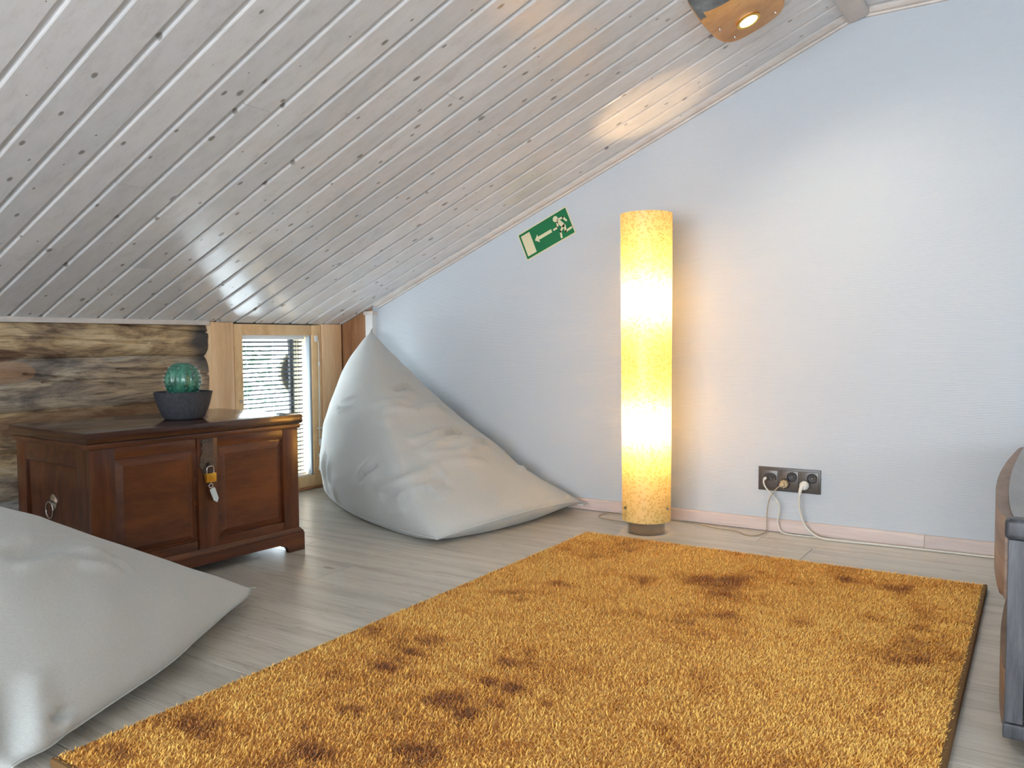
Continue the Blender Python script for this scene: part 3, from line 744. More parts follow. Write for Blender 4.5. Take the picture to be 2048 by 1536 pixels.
# ------------------------------------------------------------------ rug
def rug():
    x0, x1, y0, y1 = 1.597, 2.850, -2.325, -0.418
    rg = empty('rug', ((x0+x1)/2, (y0+y1)/2, 0.0)); tag(rg, 'mottled ochre orange shaggy rug with a brown bound edge on the floor', 'rug')
    off = -Vector(rg.location)
    bm = bmesh.new(); box(bm, (x0+0.004, y0+0.004, 0.0005), (x1-0.004, y1-0.004, 0.010), 0.003); bmesh.ops.translate(bm, verts=bm.verts, vec=off)
    build('backing', bm, M['rugbase'], rg)
    for lo, hi in (((x0-0.002, y0-0.002, 0.0005), (x0+0.005, y1+0.002, 0.012)), ((x1-0.005, y0-0.002, 0.0005), (x1+0.006, y1+0.002, 0.017)),
                   ((x0, y0-0.006, 0.0005), (x1, y0+0.005, 0.015)), ((x0, y1-0.005, 0.0005), (x1, y1+0.002, 0.012))):
        bm = bmesh.new(); box(bm, lo, hi, 0.003); bmesh.ops.translate(bm, verts=bm.verts, vec=off); build('binding', bm, M['bind'], rg)
    sp = 0.0034
    gx, gy = np.meshgrid(np.arange(x0+0.003, x1-0.003, sp), np.arange(y0+0.003, y1-0.001, sp))
    px = gx.ravel() + rng.uniform(-sp*0.6, sp*0.6, gx.size); py = gy.ravel() + rng.uniform(-sp*0.6, sp*0.6, gx.size)
    n = px.size
    ang = -0.6 + 0.35*np.sin(px*5+1.3*np.sin(py*4)) + rng.normal(0, 1.3, n)
    lean = 0.003 + 0.004*rng.random(n); L = 0.010 + 0.0025*rng.random(n)
    dx, dy = np.cos(ang), np.sin(ang); wx, wy = -dy, dx
    wd = 0.0010 + 0.0006*rng.random(n)
    zb = 0.008
    b0 = np.stack([px-wx*wd, py-wy*wd, np.full(n, zb)], 1); b1 = np.stack([px+wx*wd, py+wy*wd, np.full(n, zb)], 1)
    mx, my = px+dx*lean*0.4, py+dy*lean*0.4
    m0 = np.stack([mx-wx*wd, my-wy*wd, zb+L*0.62], 1); m1 = np.stack([mx+wx*wd, my+wy*wd, zb+L*0.62], 1)
    tp = np.stack([px+dx*lean*1.35, py+dy*lean*1.35, zb+L*0.95], 1)
    V = np.stack([b0, b1, m1, m0, tp], 1).reshape(-1, 3)
    V[:, 0] = np.clip(V[:, 0], x0-0.004, x1+0.003); V[:, 1] = np.clip(V[:, 1], y0-0.003, y1+0.003)
    V += np.array(off)
    me = bpy.data.meshes.new('pile')
    me.vertices.add(n*5); me.vertices.foreach_set('co', V.astype(np.float32).ravel())
    base = np.arange(n)*5
    lv = np.stack([base, base+1, base+2, base+3, base+3, base+2, base+4], 1).ravel()
    me.loops.add(n*7); me.loops.foreach_set('vertex_index', lv.astype(np.int32))
    me.polygons.add(n*2)
    st = np.stack([np.arange(n)*7, np.arange(n)*7+4], 1).ravel(); me.polygons.foreach_set('loop_start', st.astype(np.int32))
    me.update(calc_edges=True); me.validate()
    at = me.attributes.new('tip', 'FLOAT', 'POINT')
    rv = rng.random(n)*0.35
    tv = np.stack([0.05+rv*0.2, 0.05+rv*0.2, 0.50+rv, 0.50+rv, 0.65+rv], 1).ravel(); at.data.foreach_set('value', tv.astype(np.float32))
    o = link('pile', me, M['pile'], rg); tag(o, kind='stuff')
rug()

# ------------------------------------------------------------------ chest
def chest():
    ch = empty('wooden_chest', (0.64483, -1.43494, 0.0), Rd(86.2))
    tag(ch, 'dark red-brown wooden chest with panelled sides and iron hasp below the log wall', 'chest')
    XL = 0.35; YF = -0.18; YB = 0.275
    def bx(name, lo, hi, mat, bev=0.002, parent=None):
        return boxo(name, lo, hi, mat, parent or ch, bev)
    bx('body', (-XL+0.010, YF+0.010, 0.040), (XL-0.010, YB-0.010, 0.418), M['mahogany'], 0.001)
    # front frame: stiles and rails
    for a, b, z0, z1 in ((-XL, -0.281, 0.074, 0.418), (-0.0265, 0.042, 0.0741, 0.4179), (0.290, XL, 0.074, 0.418)):
        bx('stile', (a, YF, z0), (b, YF+0.020, z1), M['mahogany_upright'], 0.0015)
    for a, b in ((-0.2805, -0.0315), (0.0425, 0.2895)):
        bx('rail', (a, YF+0.001, 0.386), (b, YF+0.020, 0.418), M['mahogany'], 0.0015)
        bx('rail', (a, YF+0.001, 0.074), (b, YF+0.020, 0.104), M['mahogany'], 0.0015)
        bm = bmesh.new()   # raised and fielded panel
        x0, x1, z0, z1 = a+0.001, b-0.001, 0.105, 0.385
        lv = [(x0, z0, x1, z1, YF+0.012), (x0+0.004, z0+0.004, x1-0.004, z1-0.004, YF+0.010), (x0+0.022, z0+0.018, x1-0.022, z1-0.022, YF+0.004), (x0+0.024, z0+0.020, x1-0.024, z1-0.024, YF+0.0025)]
        rings = [[bm.verts.new(p) for p in ((a0, y, c0), (a1, y, c0), (a1, y, c1), (a0, y, c1))] for a0, c0, a1, c1, y in lv]
        for r0, r1 in zip(rings, rings[1:]):
            for i in range(4): bm.faces.new((r0[i], r0[(i+1) % 4], r1[(i+1) % 4], r1[i]))
        bm.faces.new(rings[-1]); build('panel', bm, M['mpanel'], ch)
    # ends
    for s in (-1, 1):
        xo = s*XL; xi = s*(XL-0.020)
        lo_, hi_ = min(xo, xi), max(xo, xi)
        for a, b in ((YF+0.0205, -0.106), (0.215, YB)):
            bx('stile', (lo_, a, 0.074), (hi_, b, 0.418), M['mahogany_upright'], 0.0015)
        bx('rail', (lo_+0.0005, -0.1055, 0.364), (hi_-0.0005, 0.2145, 0.418), M['mahogany'], 0.0015)
        bx('rail', (lo_+0.0005, -0.1055, 0.074), (hi_-0.0005, 0.2145, 0.106), M['mahogany'], 0.0015)
        bm = bmesh.new(); X = lambda d: s*(XL-d)
        lv = [(-0.105, 0.107, 0.214, 0.363, 0.012), (-0.101, 0.111, 0.210, 0.359, 0.010), (-0.085, 0.127, 0.194, 0.343, 0.005)]
        rings = [[bm.verts.new(p) for p in ((X(d), a0, c0), (X(d), a1, c0), (X(d), a1, c1), (X(d), a0, c1))] for a0, c0, a1, c1, d in lv]
        for r0, r1 in zip(rings, rings[1:]):
            for i in range(4): bm.faces.new((r0[i], r0[(i+1) % 4], r1[(i+1) % 4], r1[i]))
        bm.faces.new(rings[-1]); build('panel', bm, M['mpanel'], ch)
        # ring handle
        bm = bmesh.new(); lathe(bm, [(0.0005, 0.0), (0.022, 0.0), (0.022, 0.002), (0.016, 0.005), (0.005, 0.008), (0.0005, 0.008)], n=28)
        bmesh.ops.rotate(bm, verts=bm.verts, cent=(0, 0, 0), matrix=Matrix.Rotation(s*PI/2, 3, 'Y')); bmesh.ops.translate(bm, verts=bm.verts, vec=(s*(XL-0.005), 0.050, 0.252))
        h = build('ring_handle', bm, M['steel'], ch, auto=40)
        bm = bmesh.new(); tube(bm, [(s*(XL+0.008), 0.050+0.022*math.sin(a), 0.229-0.024*math.cos(a)) for a in np.linspace(0, 2*PI, 13)[:-1]], 0.0026, 8, 4, True); build('ring', bm, M['steel'], h, True)
    # mouldings, lid, plinth
    XO = 0.3635; YO = -0.1925; YBo = 0.2925
    bx('lid_moulding', (-XO+0.006, YO+0.005, 0.418), (XO-0.006, YBo-0.006, 0.4345), M['mahogany'], 0.005)
    bx('lid', (-XO, YO, 0.4348), (XO, YBo, 0.465), M['mlid'], 0.005)
    bm = bmesh.new()   # sloping plinth top moulding
    r = [(XL+0.001, YF-0.001, YB+0.001, 0.0775), (XL+0.010, YF-0.010, YB+0.010, 0.066), (XL+0.010, YF-0.010, YB+0.010, 0.060)]
    rings = [[bm.verts.new(p) for p in ((-a, y0, z), (a, y0, z), (a, y1, z), (-a, y1, z))] for a, y0, y1, z in r]
    for r0, r1 in zip(rings, rings[1:]):
        for i in range(4): bm.faces.new((r0[i], r0[(i+1) % 4], r1[(i+1) % 4], r1[i]))
    build('plinth_moulding', bm, M['mahogany'], ch)
    # bracket-foot aprons
    def apron(L, P, A):
        h = L/2; f = 0.075
        pr = [(-h, 0.0), (-h+f-0.010, 0.0), (-h+f-0.006, 0.012), (-h+f, 0.020), (-h+f+0.012, 0.024), (-h+f+0.018, 0.031), (h-f-0.018, 0.031), (h-f-0.012, 0.024), (h-f, 0.020), (h-f+0.006, 0.012), (h-f+0.010, 0.0), (h, 0.0), (h, 0.0605), (-h, 0.0605)]
        bm = bmesh.new(); A = Vector(A); n = A.cross(Vector((0, 0, 1)))
        prism(bm, pr, P, A, (0, 0, 1), -n*0.016); return build('apron', bm, M['mahogany'], ch)
    apron(2*(XL+0.012), (0, YF-0.012, 0), (1, 0, 0)); apron(2*(XL+0.012), (0, YB+0.012, 0), (-1, 0, 0))
    apron(YB-YF-0.010, (XL+0.012, (YB+YF)/2, 0), (0, 1, 0)); apron(YB-YF-0.010, (-XL-0.012, (YB+YF)/2, 0), (0, -1, 0))
    # scalloped iron hasp
    bm = bmesh.new(); c = 0.005
    L_ = [(-0.021, 0.412), (-0.022, 0.404), (-0.016, 0.396), (-0.021, 0.386), (-0.016, 0.375), (-0.021, 0.366), (-0.026, 0.356), (-0.024, 0.346), (-0.029, 0.336), (-0.024, 0.325), (-0.018, 0.318), (-0.016, 0.309), (-0.006, 0.303), (0.0, 0.295)]
    pts = L_ + [(-x, z) for x, z in L_[-2::-1]]
    prism(bm, [(x+c, z) for x, z in pts], (0, YF-0.0045, 0), (1, 0, 0), (0, 0, 1), (0, 0.003, 0))
    hs = build('hasp', bm, M['iron'], ch)
    bm = bmesh.new(); box(bm, (c-0.019, YF-0.009, 0.404), (c+0.019, YF-0.001, 0.415), 0.003); build('hinge', bm, M['iron'], hs)
    bm = bmesh.new(); lathe(bm, [(0.0005, 0), (0.006, 0), (0.006, 0.003), (0.003, 0.003), (0.0005, 0.001)], n=16)
    bmesh.ops.rotate(bm, verts=bm.verts, cent=(0, 0, 0), matrix=Matrix.Rotation(PI/2, 3, 'X')); bmesh.ops.translate(bm, verts=bm.verts, vec=(c, YF-0.0045, 0.337))
    build('rivet', bm, M['hole'], hs)
    bm = bmesh.new(); tube(bm, [(c-0.016, YF+0.001, 0.322), (c-0.016, YF-0.010, 0.322), (c-0.016, YF-0.013, 0.318), (c-0.016, YF-0.010, 0.314), (c-0.016, YF+0.001, 0.314)], 0.0018, 6); build('staple', bm, M['iron'], hs, True)
    return ch
chest()
def chest_space(x, y, z):
    a = Rd(86.2); return Vector((0.64483 + x*math.cos(a) - y*math.sin(a), -1.43494 + x*math.sin(a) + y*math.cos(a), z))

def padlock():
    p = empty('padlock', chest_space(0.008, -0.192, 0.282), Rd(86.2)); p['label'] = 'small brass padlock hanging from the chest hasp with a key in it'; p['category'] = 'padlock'
    bm = bmesh.new(); box(bm, (-0.017, -0.007, 0.0), (0.017, 0.007, 0.028), 0.0025); build('body', bm, M['brass'], p, auto=35)
    bm = bmesh.new(); tube(bm, [(-0.0115, 0, 0.026), (-0.0115, 0, 0.040), (-0.008, 0, 0.047), (0, 0, 0.049), (0.008, 0, 0.047), (0.0115, 0, 0.040), (0.0115, 0, 0.026)], 0.0022, 8); build('shackle', bm, M['steel'], p, True)
    bm = bmesh.new(); box(bm, (-0.0012, -0.0012, -0.006), (0.0012, 0.0012, 0.002))
    tube(bm, [(0.0065*math.cos(a), 0, -0.0115+0.0065*math.sin(a)) for a in np.linspace(0, 2*PI, 11)[:-1]], 0.0022, 8, 3, True)
    k = build('key', bm, M['steel'], p, auto=40)
    bm = bmesh.new(); pr = [(-0.008, 0.0), (0.008, 0.0), (0.009, -0.006), (0.0085, -0.038), (0.0, -0.048), (-0.0085, -0.038), (-0.009, -0.006)]
    prism(bm, pr, (0, 0, 0), (1, 0, 0), (0, 0, 1), (0, 0.003, 0))
    bmesh.ops.rotate(bm, verts=bm.verts, cent=(0, 0, 0), matrix=Matrix.Rotation(Rd(-20), 3, 'Y')); bmesh.ops.translate(bm, verts=bm.verts, vec=(0.003, -0.004, -0.020))
    o = build('key_tag', bm, M['tag'], k); o['label'] = 'pale translucent plastic key tag'
padlock()

# ------------------------------------------------------------------ pot and cactus
def pot():
    c = (0.650, -1.395, 0.4655)
    pt = empty('flower_pot', c); pt.scale = (0.93, 0.93, 0.93); tag(pt, 'dark grey round bowl-shaped flower pot standing on top of the chest', 'pot')
    bm = bmesh.new(); lathe(bm, [(0.058, 0), (0.064, 0.002), (0.070, 0.010), (0.086, 0.050), (0.0955, 0.092), (0.0965, 0.094), (0.091, 0.095), (0.089, 0.088), (0.083, 0.060), (0.02, 0.060)], n=48)
    build('bowl', bm, M['pot'], pt, auto=40)
    bm = bmesh.new(); lathe(bm, [(0.002, 0.0), (0.083, 0.0), (0.085, 0.078), (0.05, 0.081), (0.002, 0.082)], n=32)
    for v in bm.verts:
        if v.co.z > 0.07: v.co.z += 0.002*noise.noise(v.co*120)
    bmesh.ops.scale(bm, verts=[v for v in bm.verts if v.co.z < 0.01], vec=(0.3, 0.3, 1)); 
    for v in bm.verts:
        if v.co.z < 0.01: v.co.z = 0.062
    build('soil', bm, M['soil'], pt)
    ca = empty('cactus', (c[0]-0.004, c[1]+0.002, c[2]+0.0775)); ca.scale = (0.95, 0.95, 0.95); tag(ca, 'teal green glassy ribbed barrel cactus growing in the dark bowl', 'cactus')
    bm = bmesh.new(); n = 96; rings = []; R = 14
    for i in range(25):
        t = i/24; z = 0.112*t; r = 0.056*(max(0.0, 1-(2*t-0.86)**2/1.32))**0.5 if t < 0.999 else 0.001
        if t > 0.93: r = 0.056*max(0.02, (1-(2*t-0.86)**2/1.32))**0.5
        rings.append([bm.verts.new(((r*(1+0.10*abs(math.cos(R*a/2))*min(1, t*6)-0.05))*math.cos(a), (r*(1+0.10*abs(math.cos(R*a/2))-0.05))*math.sin(a), z-0.004*(t > 0.96))) for a in [2*PI*k/n for k in range(n)]])
    for a, b in zip(rings, rings[1:]):
        for k in range(n): bm.faces.new((a[k], a[(k+1) % n], b[(k+1) % n], b[k]))
    bm.faces.new(rings[-1]); bm.faces.new(rings[0][::-1])
    build('stem', bm, M['cactus'], ca, True)
    bm = bmesh.new()
    for k in range(R):
        a = 2*PI*k/R
        for i in range(2, 22, 3):
            t = i/24; r = 0.056*(max(0.0, 1-(2*t-0.86)**2/1.32))**0.5*1.05; p = Vector((r*math.cos(a), r*math.sin(a), 0.112*t))
            for q in range(4):
                d = Vector((math.cos(a)+random.uniform(-.6, .6), math.sin(a)+random.uniform(-.6, .6), random.uniform(-.5, .6))).normalized()*0.009
                s = d.orthogonal().normalized()*0.0004
                v = [bm.verts.new(p+s), bm.verts.new(p-s), bm.verts.new(p+d)]; bm.faces.new(v)
    o = build('spines', bm, M['tag'], ca); tag(o, kind='stuff')
pot()

# ------------------------------------------------------------------ lamp
def lamp():
    X, Y = 1.757, -0.249
    lp = empty('floor_lamp', (X, Y, 0.0)); tag(lp, 'tall lit cylindrical floor lamp with cream leaf-patterned shade and steel foot', 'lamp')
    bm = bmesh.new(); lathe(bm, [(0.001, 0.0005), (0.066, 0.0005), (0.067, 0.002), (0.067, 0.064), (0.065, 0.066), (0.001, 0.066)], n=64); build('foot', bm, M['brushed'], lp, auto=40)
    bm = bmesh.new(); cyl(bm, (0, 0, 0.066), (0, 0, 0.82), 0.006, n=12); build('pole', bm, M['steel'], lp, auto=40)
    # shade: thin sheet with uv for the print
    n = 96; nz = 24; zb, zt = 0.047, 1.163; rb, rt = 0.0885, 0.0935
    verts = []; faces = []; 
    for j in range(nz+1):
        t = j/nz; z = zb+(zt-zb)*t; r = rb+(rt-rb)*t
        for i in range(n+1): a = 2*PI*i/n; verts.append((r*math.cos(a), r*math.sin(a), z))
    for j in range(nz):
        for i in range(n): q = j*(n+1)+i; faces.append((q, q+1, q+n+2, q+n+1))
    me = bpy.data.meshes.new('shade'); me.from_pydata(verts, [], faces); uv = me.uv_layers.new(name='UVMap')
    for l in me.loops:
        i = l.vertex_index % (n+1); j = l.vertex_index//(n+1); uv.data[l.index].uv = (2*PI*0.09*i/n, (zt-zb)*j/nz)
    link('shade', me, M['shade'], lp, True)
    # bulbs on their holders
    for z in (0.835, 0.385):
        bm = bmesh.new(); lathe(bm, [(0.006, z-0.075), (0.030, z-0.072), (0.032, z-0.066), (0.018, z-0.060), (0.016, z-0.028), (0.001, z-0.028)], n=20); build('socket', bm, M['white'], lp, auto=40)
        bm = bmesh.new(); lathe(bm, [(0.012, z-0.028), (0.020, z-0.012), (0.027, z+0.006), (0.0285, z+0.020), (0.024, z+0.036), (0.014, z+0.046), (0.002, z+0.049)], n=20); build('bulb', bm, M['bulb'], lp, True)
    # three shade screws with stand-off arms
    cam = Vector((2.972-X, -3.022-Y, 0)).normalized(); a0 = math.atan2(cam.y, cam.x)
    for da in (-0.98, 0.98, PI):
        a = a0+da; d = Vector((math.cos(a), math.sin(a), 0))
        bm = bmesh.new(); cyl(bm, d*0.006+Vector((0, 0, 0.098)), d*0.087+Vector((0, 0, 0.098)), 0.002, n=8); cyl(bm, d*0.0880+Vector((0, 0, 0.098)), d*0.0935+Vector((0, 0, 0.098)), 0.006, 0.005, 14)
        build('screw', bm, M['steel'], lp, auto=40)
lamp()

# ------------------------------------------------------------------ exit sign
def sign():
    sg = empty('exit_sign', (1.1885, -0.0015, 1.1635)); tag(sg, 'green emergency exit sign with running figure, tilted along the sloping ceiling', 'sign')
    ang = math.atan2(1.272-1.17, 1.288-1.048)
    A = Vector((math.cos(ang), 0, math.sin(ang))); B = Vector((-math.sin(ang), 0, math.cos(ang)))
    W, H = 0.131, 0.0625
    bm = bmesh.new(); prism(bm, [(-W, -H), (W, -H), (W, H), (-W, H)], (0, 0, 0), A, B, (0, 0.001, 0)); build('plate', bm, M['lum'], sg)
    w_, h_ = W-0.005, H-0.005
    bm = bmesh.new(); prism(bm, [(-w_, -h_), (w_, -h_), (w_, h_), (-w_, h_)], (0, -0.0003, 0), A, B, (0, 0.0003, 0)); build('green_field', bm, M['green'], sg)
    def shape(name, polys):
        bm = bmesh.new()
        for pl in polys:
            prism(bm, pl, (0, -0.0007, 0), A, B, (0, 0.0004, 0))
        build(name, bm, M['lum'], sg)
    def limb(p, q, r=0.0042, r2=None):
        r2 = r2 or r
        dx, dy = q[0]-p[0], q[1]-p[1]; L = math.hypot(dx, dy); nx, ny = -dy/L, dx/L
        out = [(p[0]-nx*r, p[1]-ny*r), (q[0]-nx*r2, q[1]-ny*r2)]
        a0 = math.atan2(-ny, -nx)
        out += [(q[0]+r2*math.cos(a0+t), q[1]+r2*math.sin(a0+t)) for t in (PI*0.25, PI*0.5, PI*0.75)]
        out += [(q[0]+nx*r2, q[1]+ny*r2), (p[0]+nx*r, p[1]+ny*r)]
        out += [(p[0]-r*math.cos(a0+t), p[1]-r*math.sin(a0+t)) for t in (PI*0.25, PI*0.5, PI*0.75)]
        return out
    shape('door', [[(-0.1175, -0.0475), (-0.071, -0.0475), (-0.071, 0.047), (-0.1175, 0.047)]])
    shape('arrow', [[(-0.060, 0.0), (-0.040, 0.0185), (-0.040, 0.0072), (0.030, 0.0072), (0.030, -0.0072), (-0.040, -0.0072), (-0.040, -0.0185)]])
    head = [(0.0650+0.0125*math.cos(a), 0.0360+0.0125*math.sin(a)) for a in np.linspace(0, 2*PI, 20)[:-1]]
    shape('running_figure', [head,
        [(0.072, 0.030), (0.084, 0.022), (0.0975, -0.005), (0.090, -0.015), (0.080, -0.010), (0.068, 0.014), (0.064, 0.023)],
        limb((0.078, 0.028), (0.100, 0.026)), limb((0.100, 0.026), (0.110, 0.006)),
        limb((0.068, 0.019), (0.062, -0.002)), limb((0.062, -0.002), (0.041, -0.002)),
        limb((0.086, -0.010), (0.067, -0.024), 0.0055, 0.0045), limb((0.067, -0.024), (0.0625, -0.048), 0.0045),
        limb((0.094, -0.008), (0.090, -0.034), 0.0055, 0.0045), limb((0.090, -0.034), (0.120, -0.032), 0.0045)])
sign()

# ------------------------------------------------------------------ power outlet and cords
def outlet():
    z0, z1 = 0.1515, 0.2382; X0, X1 = 2.0985, 2.319
    zc = (z0+z1)/2
    ot = empty('wall_outlet', ((X0+X1)/2, 0.0, zc)); tag(ot, 'anthracite triple wall outlet above the pale skirting', 'outlet')
    off = -Vector(ot.location)
    bm = bmesh.new(); box(bm, (X0, -0.009, z0), (X1, -0.0005, z1), 0.002); bmesh.ops.translate(bm, verts=bm.verts, vec=off); build('frame', bm, M['outlet'], ot, auto=35)
    cs = [2.138, 2.2085, 2.279]
    for i, c in enumerate(cs):
        h = 0.034 if i else 0.031
        bm = bmesh.new(); box(bm, (c-h, -0.0135 if i else -0.0115, zc-h-0.001), (c+h, -0.0085, zc+h+0.001), 0.002); bmesh.ops.translate(bm, verts=bm.verts, vec=off)
        ins = build('insert', bm, M['outlet2'], ot, auto=35)
        if i == 0:
            for dx, dz, r in ((-0.009, 0.003, 0.006), (0.009, 0.002, 0.006), (0.021, 0.001, 0.006)):
                bm = bmesh.new(); cyl(bm, (c+dx, -0.0112, zc+dz), (c+dx, -0.0175, zc+dz), r, r*0.85, 18); cyl(bm, (c+dx, -0.0175, zc+dz), (c+dx, -0.021, zc+dz), 0.0025, 0.0022, 10)
                bmesh.ops.translate(bm, verts=bm.verts, vec=off); build('antenna_port', bm, M['iron'], ins, auto=40)
            bm = bmesh.new()
            bm2 = bm; lathe(bm2, [(0.010, 0), (0.024, 0), (0.024, 0.002), (0.010, 0.002)], n=28); bmesh.ops.rotate(bm, verts=bm.verts, cent=(0, 0, 0), matrix=Matrix.Rotation(PI/2, 3, 'X'))
            bmesh.ops.scale(bm, verts=bm.verts, vec=(1, 1, 0.6)); bmesh.ops.translate(bm, verts=bm.verts, vec=Vector((c+0.004, -0.0108, zc+0.008))+off); build('port_ring', bm, M['hole'], ins, auto=40)
        else:
            for dx, dz in ((0.013, 0.014), (-0.012, -0.012)):
                bm = bmesh.new(); lathe(bm, [(0.0165, 0.0), (0.0175, 0.001), (0.0165, 0.0016), (0.0155, -0.0035), (0.001, -0.0040)], n=30, cap=False)
                bmesh.ops.rotate(bm, verts=bm.verts, cent=(0, 0, 0), matrix=Matrix.Rotation(PI/2, 3, 'X')); bmesh.ops.translate(bm, verts=bm.verts, vec=Vector((c+dx, -0.0136-0.004, zc+dz))+off)
                build('socket', bm, M['hole'], ins, auto=60)
                if dx > 0:
                    for a in (0.4, 0.4+PI):
                        bm = bmesh.new(); q = Vector((c+dx+0.0085*math.cos(a), -0.0139, zc+dz+0.0085*math.sin(a))); cyl(bm, q+Vector((0, 0.0002, 0)), q+Vector((0, -0.0004, 0)), 0.0022, n=10)
                        bmesh.ops.translate(bm, verts=bm.verts, vec=off); build('hole', bm, M['iron'], ins)
                    bm = bmesh.new(); q = Vector((c+dx, -0.0139, zc+dz)); cyl(bm, q, q+Vector((0, -0.002, 0)), 0.0016, n=10); bmesh.ops.translate(bm, verts=bm.verts, vec=off); build('centre_pin', bm, M['steel'], ins)
    return ot
outlet()

def cord(name, label, cat, pts, rad, mat, parts=()):
    bm = bmesh.new(); tube(bm, pts, rad, 10, 8); o = build(name, bm, mat, None, True); tag(o, label, cat, 'cords by the outlet')
    for nm, bmx, m in parts: build(nm, bmx, m, o, auto=40)
    return o
def cords():
    # antenna lead
    bm = bmesh.new(); cyl(bm, (2.129, -0.0215, 0.198), (2.129, -0.032, 0.198), 0.0055, 0.0058, 16); cyl(bm, (2.129, -0.032, 0.198), (2.1275, -0.039, 0.194), 0.0058, 0.0042, 16)
    cord('antenna_cord', 'thin white antenna cord curving down from the left socket and along the skirting', 'cord',
         [(2.1275, -0.037, 0.195), (2.127, -0.041, 0.186), (2.133, -0.042, 0.170), (2.147, -0.040, 0.152), (2.166, -0.036, 0.132), (2.181, -0.033, 0.108), (2.181, -0.030, 0.080), (2.175, -0.028, 0.050), (2.180, -0.030, 0.022), (2.197, -0.037, 0.006), (2.25, -0.038, 0.0032), (2.33, -0.032, 0.0032), (2.45, -0.026, 0.0032), (2.62, -0.022, 0.0032)], 0.0028, M['cordw'], [('plug', bm, M['plugw'])])
    # lamp lead
    bm = bmesh.new(); cyl(bm, (2.1965, -0.0176, 0.183), (2.1965, -0.034, 0.183), 0.0150, 0.0130, 20); cyl(bm, (2.1965, -0.034, 0.183), (2.185, -0.041, 0.176), 0.0095, 0.0055, 14)
    for k in range(8):
        a = k*PI/4; box(bm, (2.1965+0.0135*math.cos(a)-0.0015, -0.036, 0.183+0.0135*math.sin(a)-0.0015), (2.1965+0.0135*math.cos(a)+0.0015, -0.019, 0.183+0.0135*math.sin(a)+0.0015))
    cord('lamp_cord', 'tan lamp cord with beige plug hanging from the middle socket to the floor', 'cord',
         [(2.187, -0.040, 0.177), (2.176, -0.044, 0.168), (2.162, -0.044, 0.150), (2.148, -0.040, 0.125), (2.141, -0.036, 0.095), (2.137, -0.032, 0.060), (2.137, -0.032, 0.030), (2.138, -0.040, 0.010), (2.135, -0.070, 0.0035), (2.116, -0.115, 0.0022), (2.085, -0.118, 0.0022), (2.036, -0.078, 0.0022), (1.957, -0.070, 0.0022), (1.88, -0.040, 0.0022), (1.78, -0.022, 0.0022), (1.66, -0.022, 0.0022), (1.54, -0.026, 0.0022), (1.497, -0.040, 0.0022), (1.480, -0.075, 0.0022), (1.50, -0.120, 0.0022), (1.56, -0.142, 0.0022), (1.63, -0.150, 0.0022), (1.688, -0.200, 0.004)], 0.0019, M['cordb'], [('plug', bm, M['plugb'])])
    # thick white lead
    bm = bmesh.new(); cyl(bm, (2.267, -0.0176, 0.183), (2.267, -0.030, 0.183), 0.0165, 0.0160, 24); cyl(bm, (2.267, -0.030, 0.183), (2.266, -0.040, 0.182), 0.0160, 0.0110, 24)
    tube(bm, [(2.264, -0.036, 0.184), (2.260, -0.043, 0.175), (2.257, -0.044, 0.163), (2.256, -0.044, 0.150)], lambda s: 0.0085*(1-s)+0.0042*s, 12)
    cord('power_cord', 'thick white power cord from the right socket running along the skirting', 'cord',
         [(2.256, -0.044, 0.155), (2.254, -0.043, 0.135), (2.254, -0.040, 0.112), (2.257, -0.036, 0.085), (2.266, -0.034, 0.055), (2.283, -0.036, 0.030), (2.31, -0.044, 0.012), (2.345, -0.052, 0.0055), (2.42, -0.048, 0.0042), (2.55, -0.036, 0.0042), (2.70, -0.030, 0.0042), (2.85, -0.027, 0.0042), (3.1, -0.026, 0.0042)], 0.0036, M['cordw'], [('plug', bm, M['plugw'])])
cords()

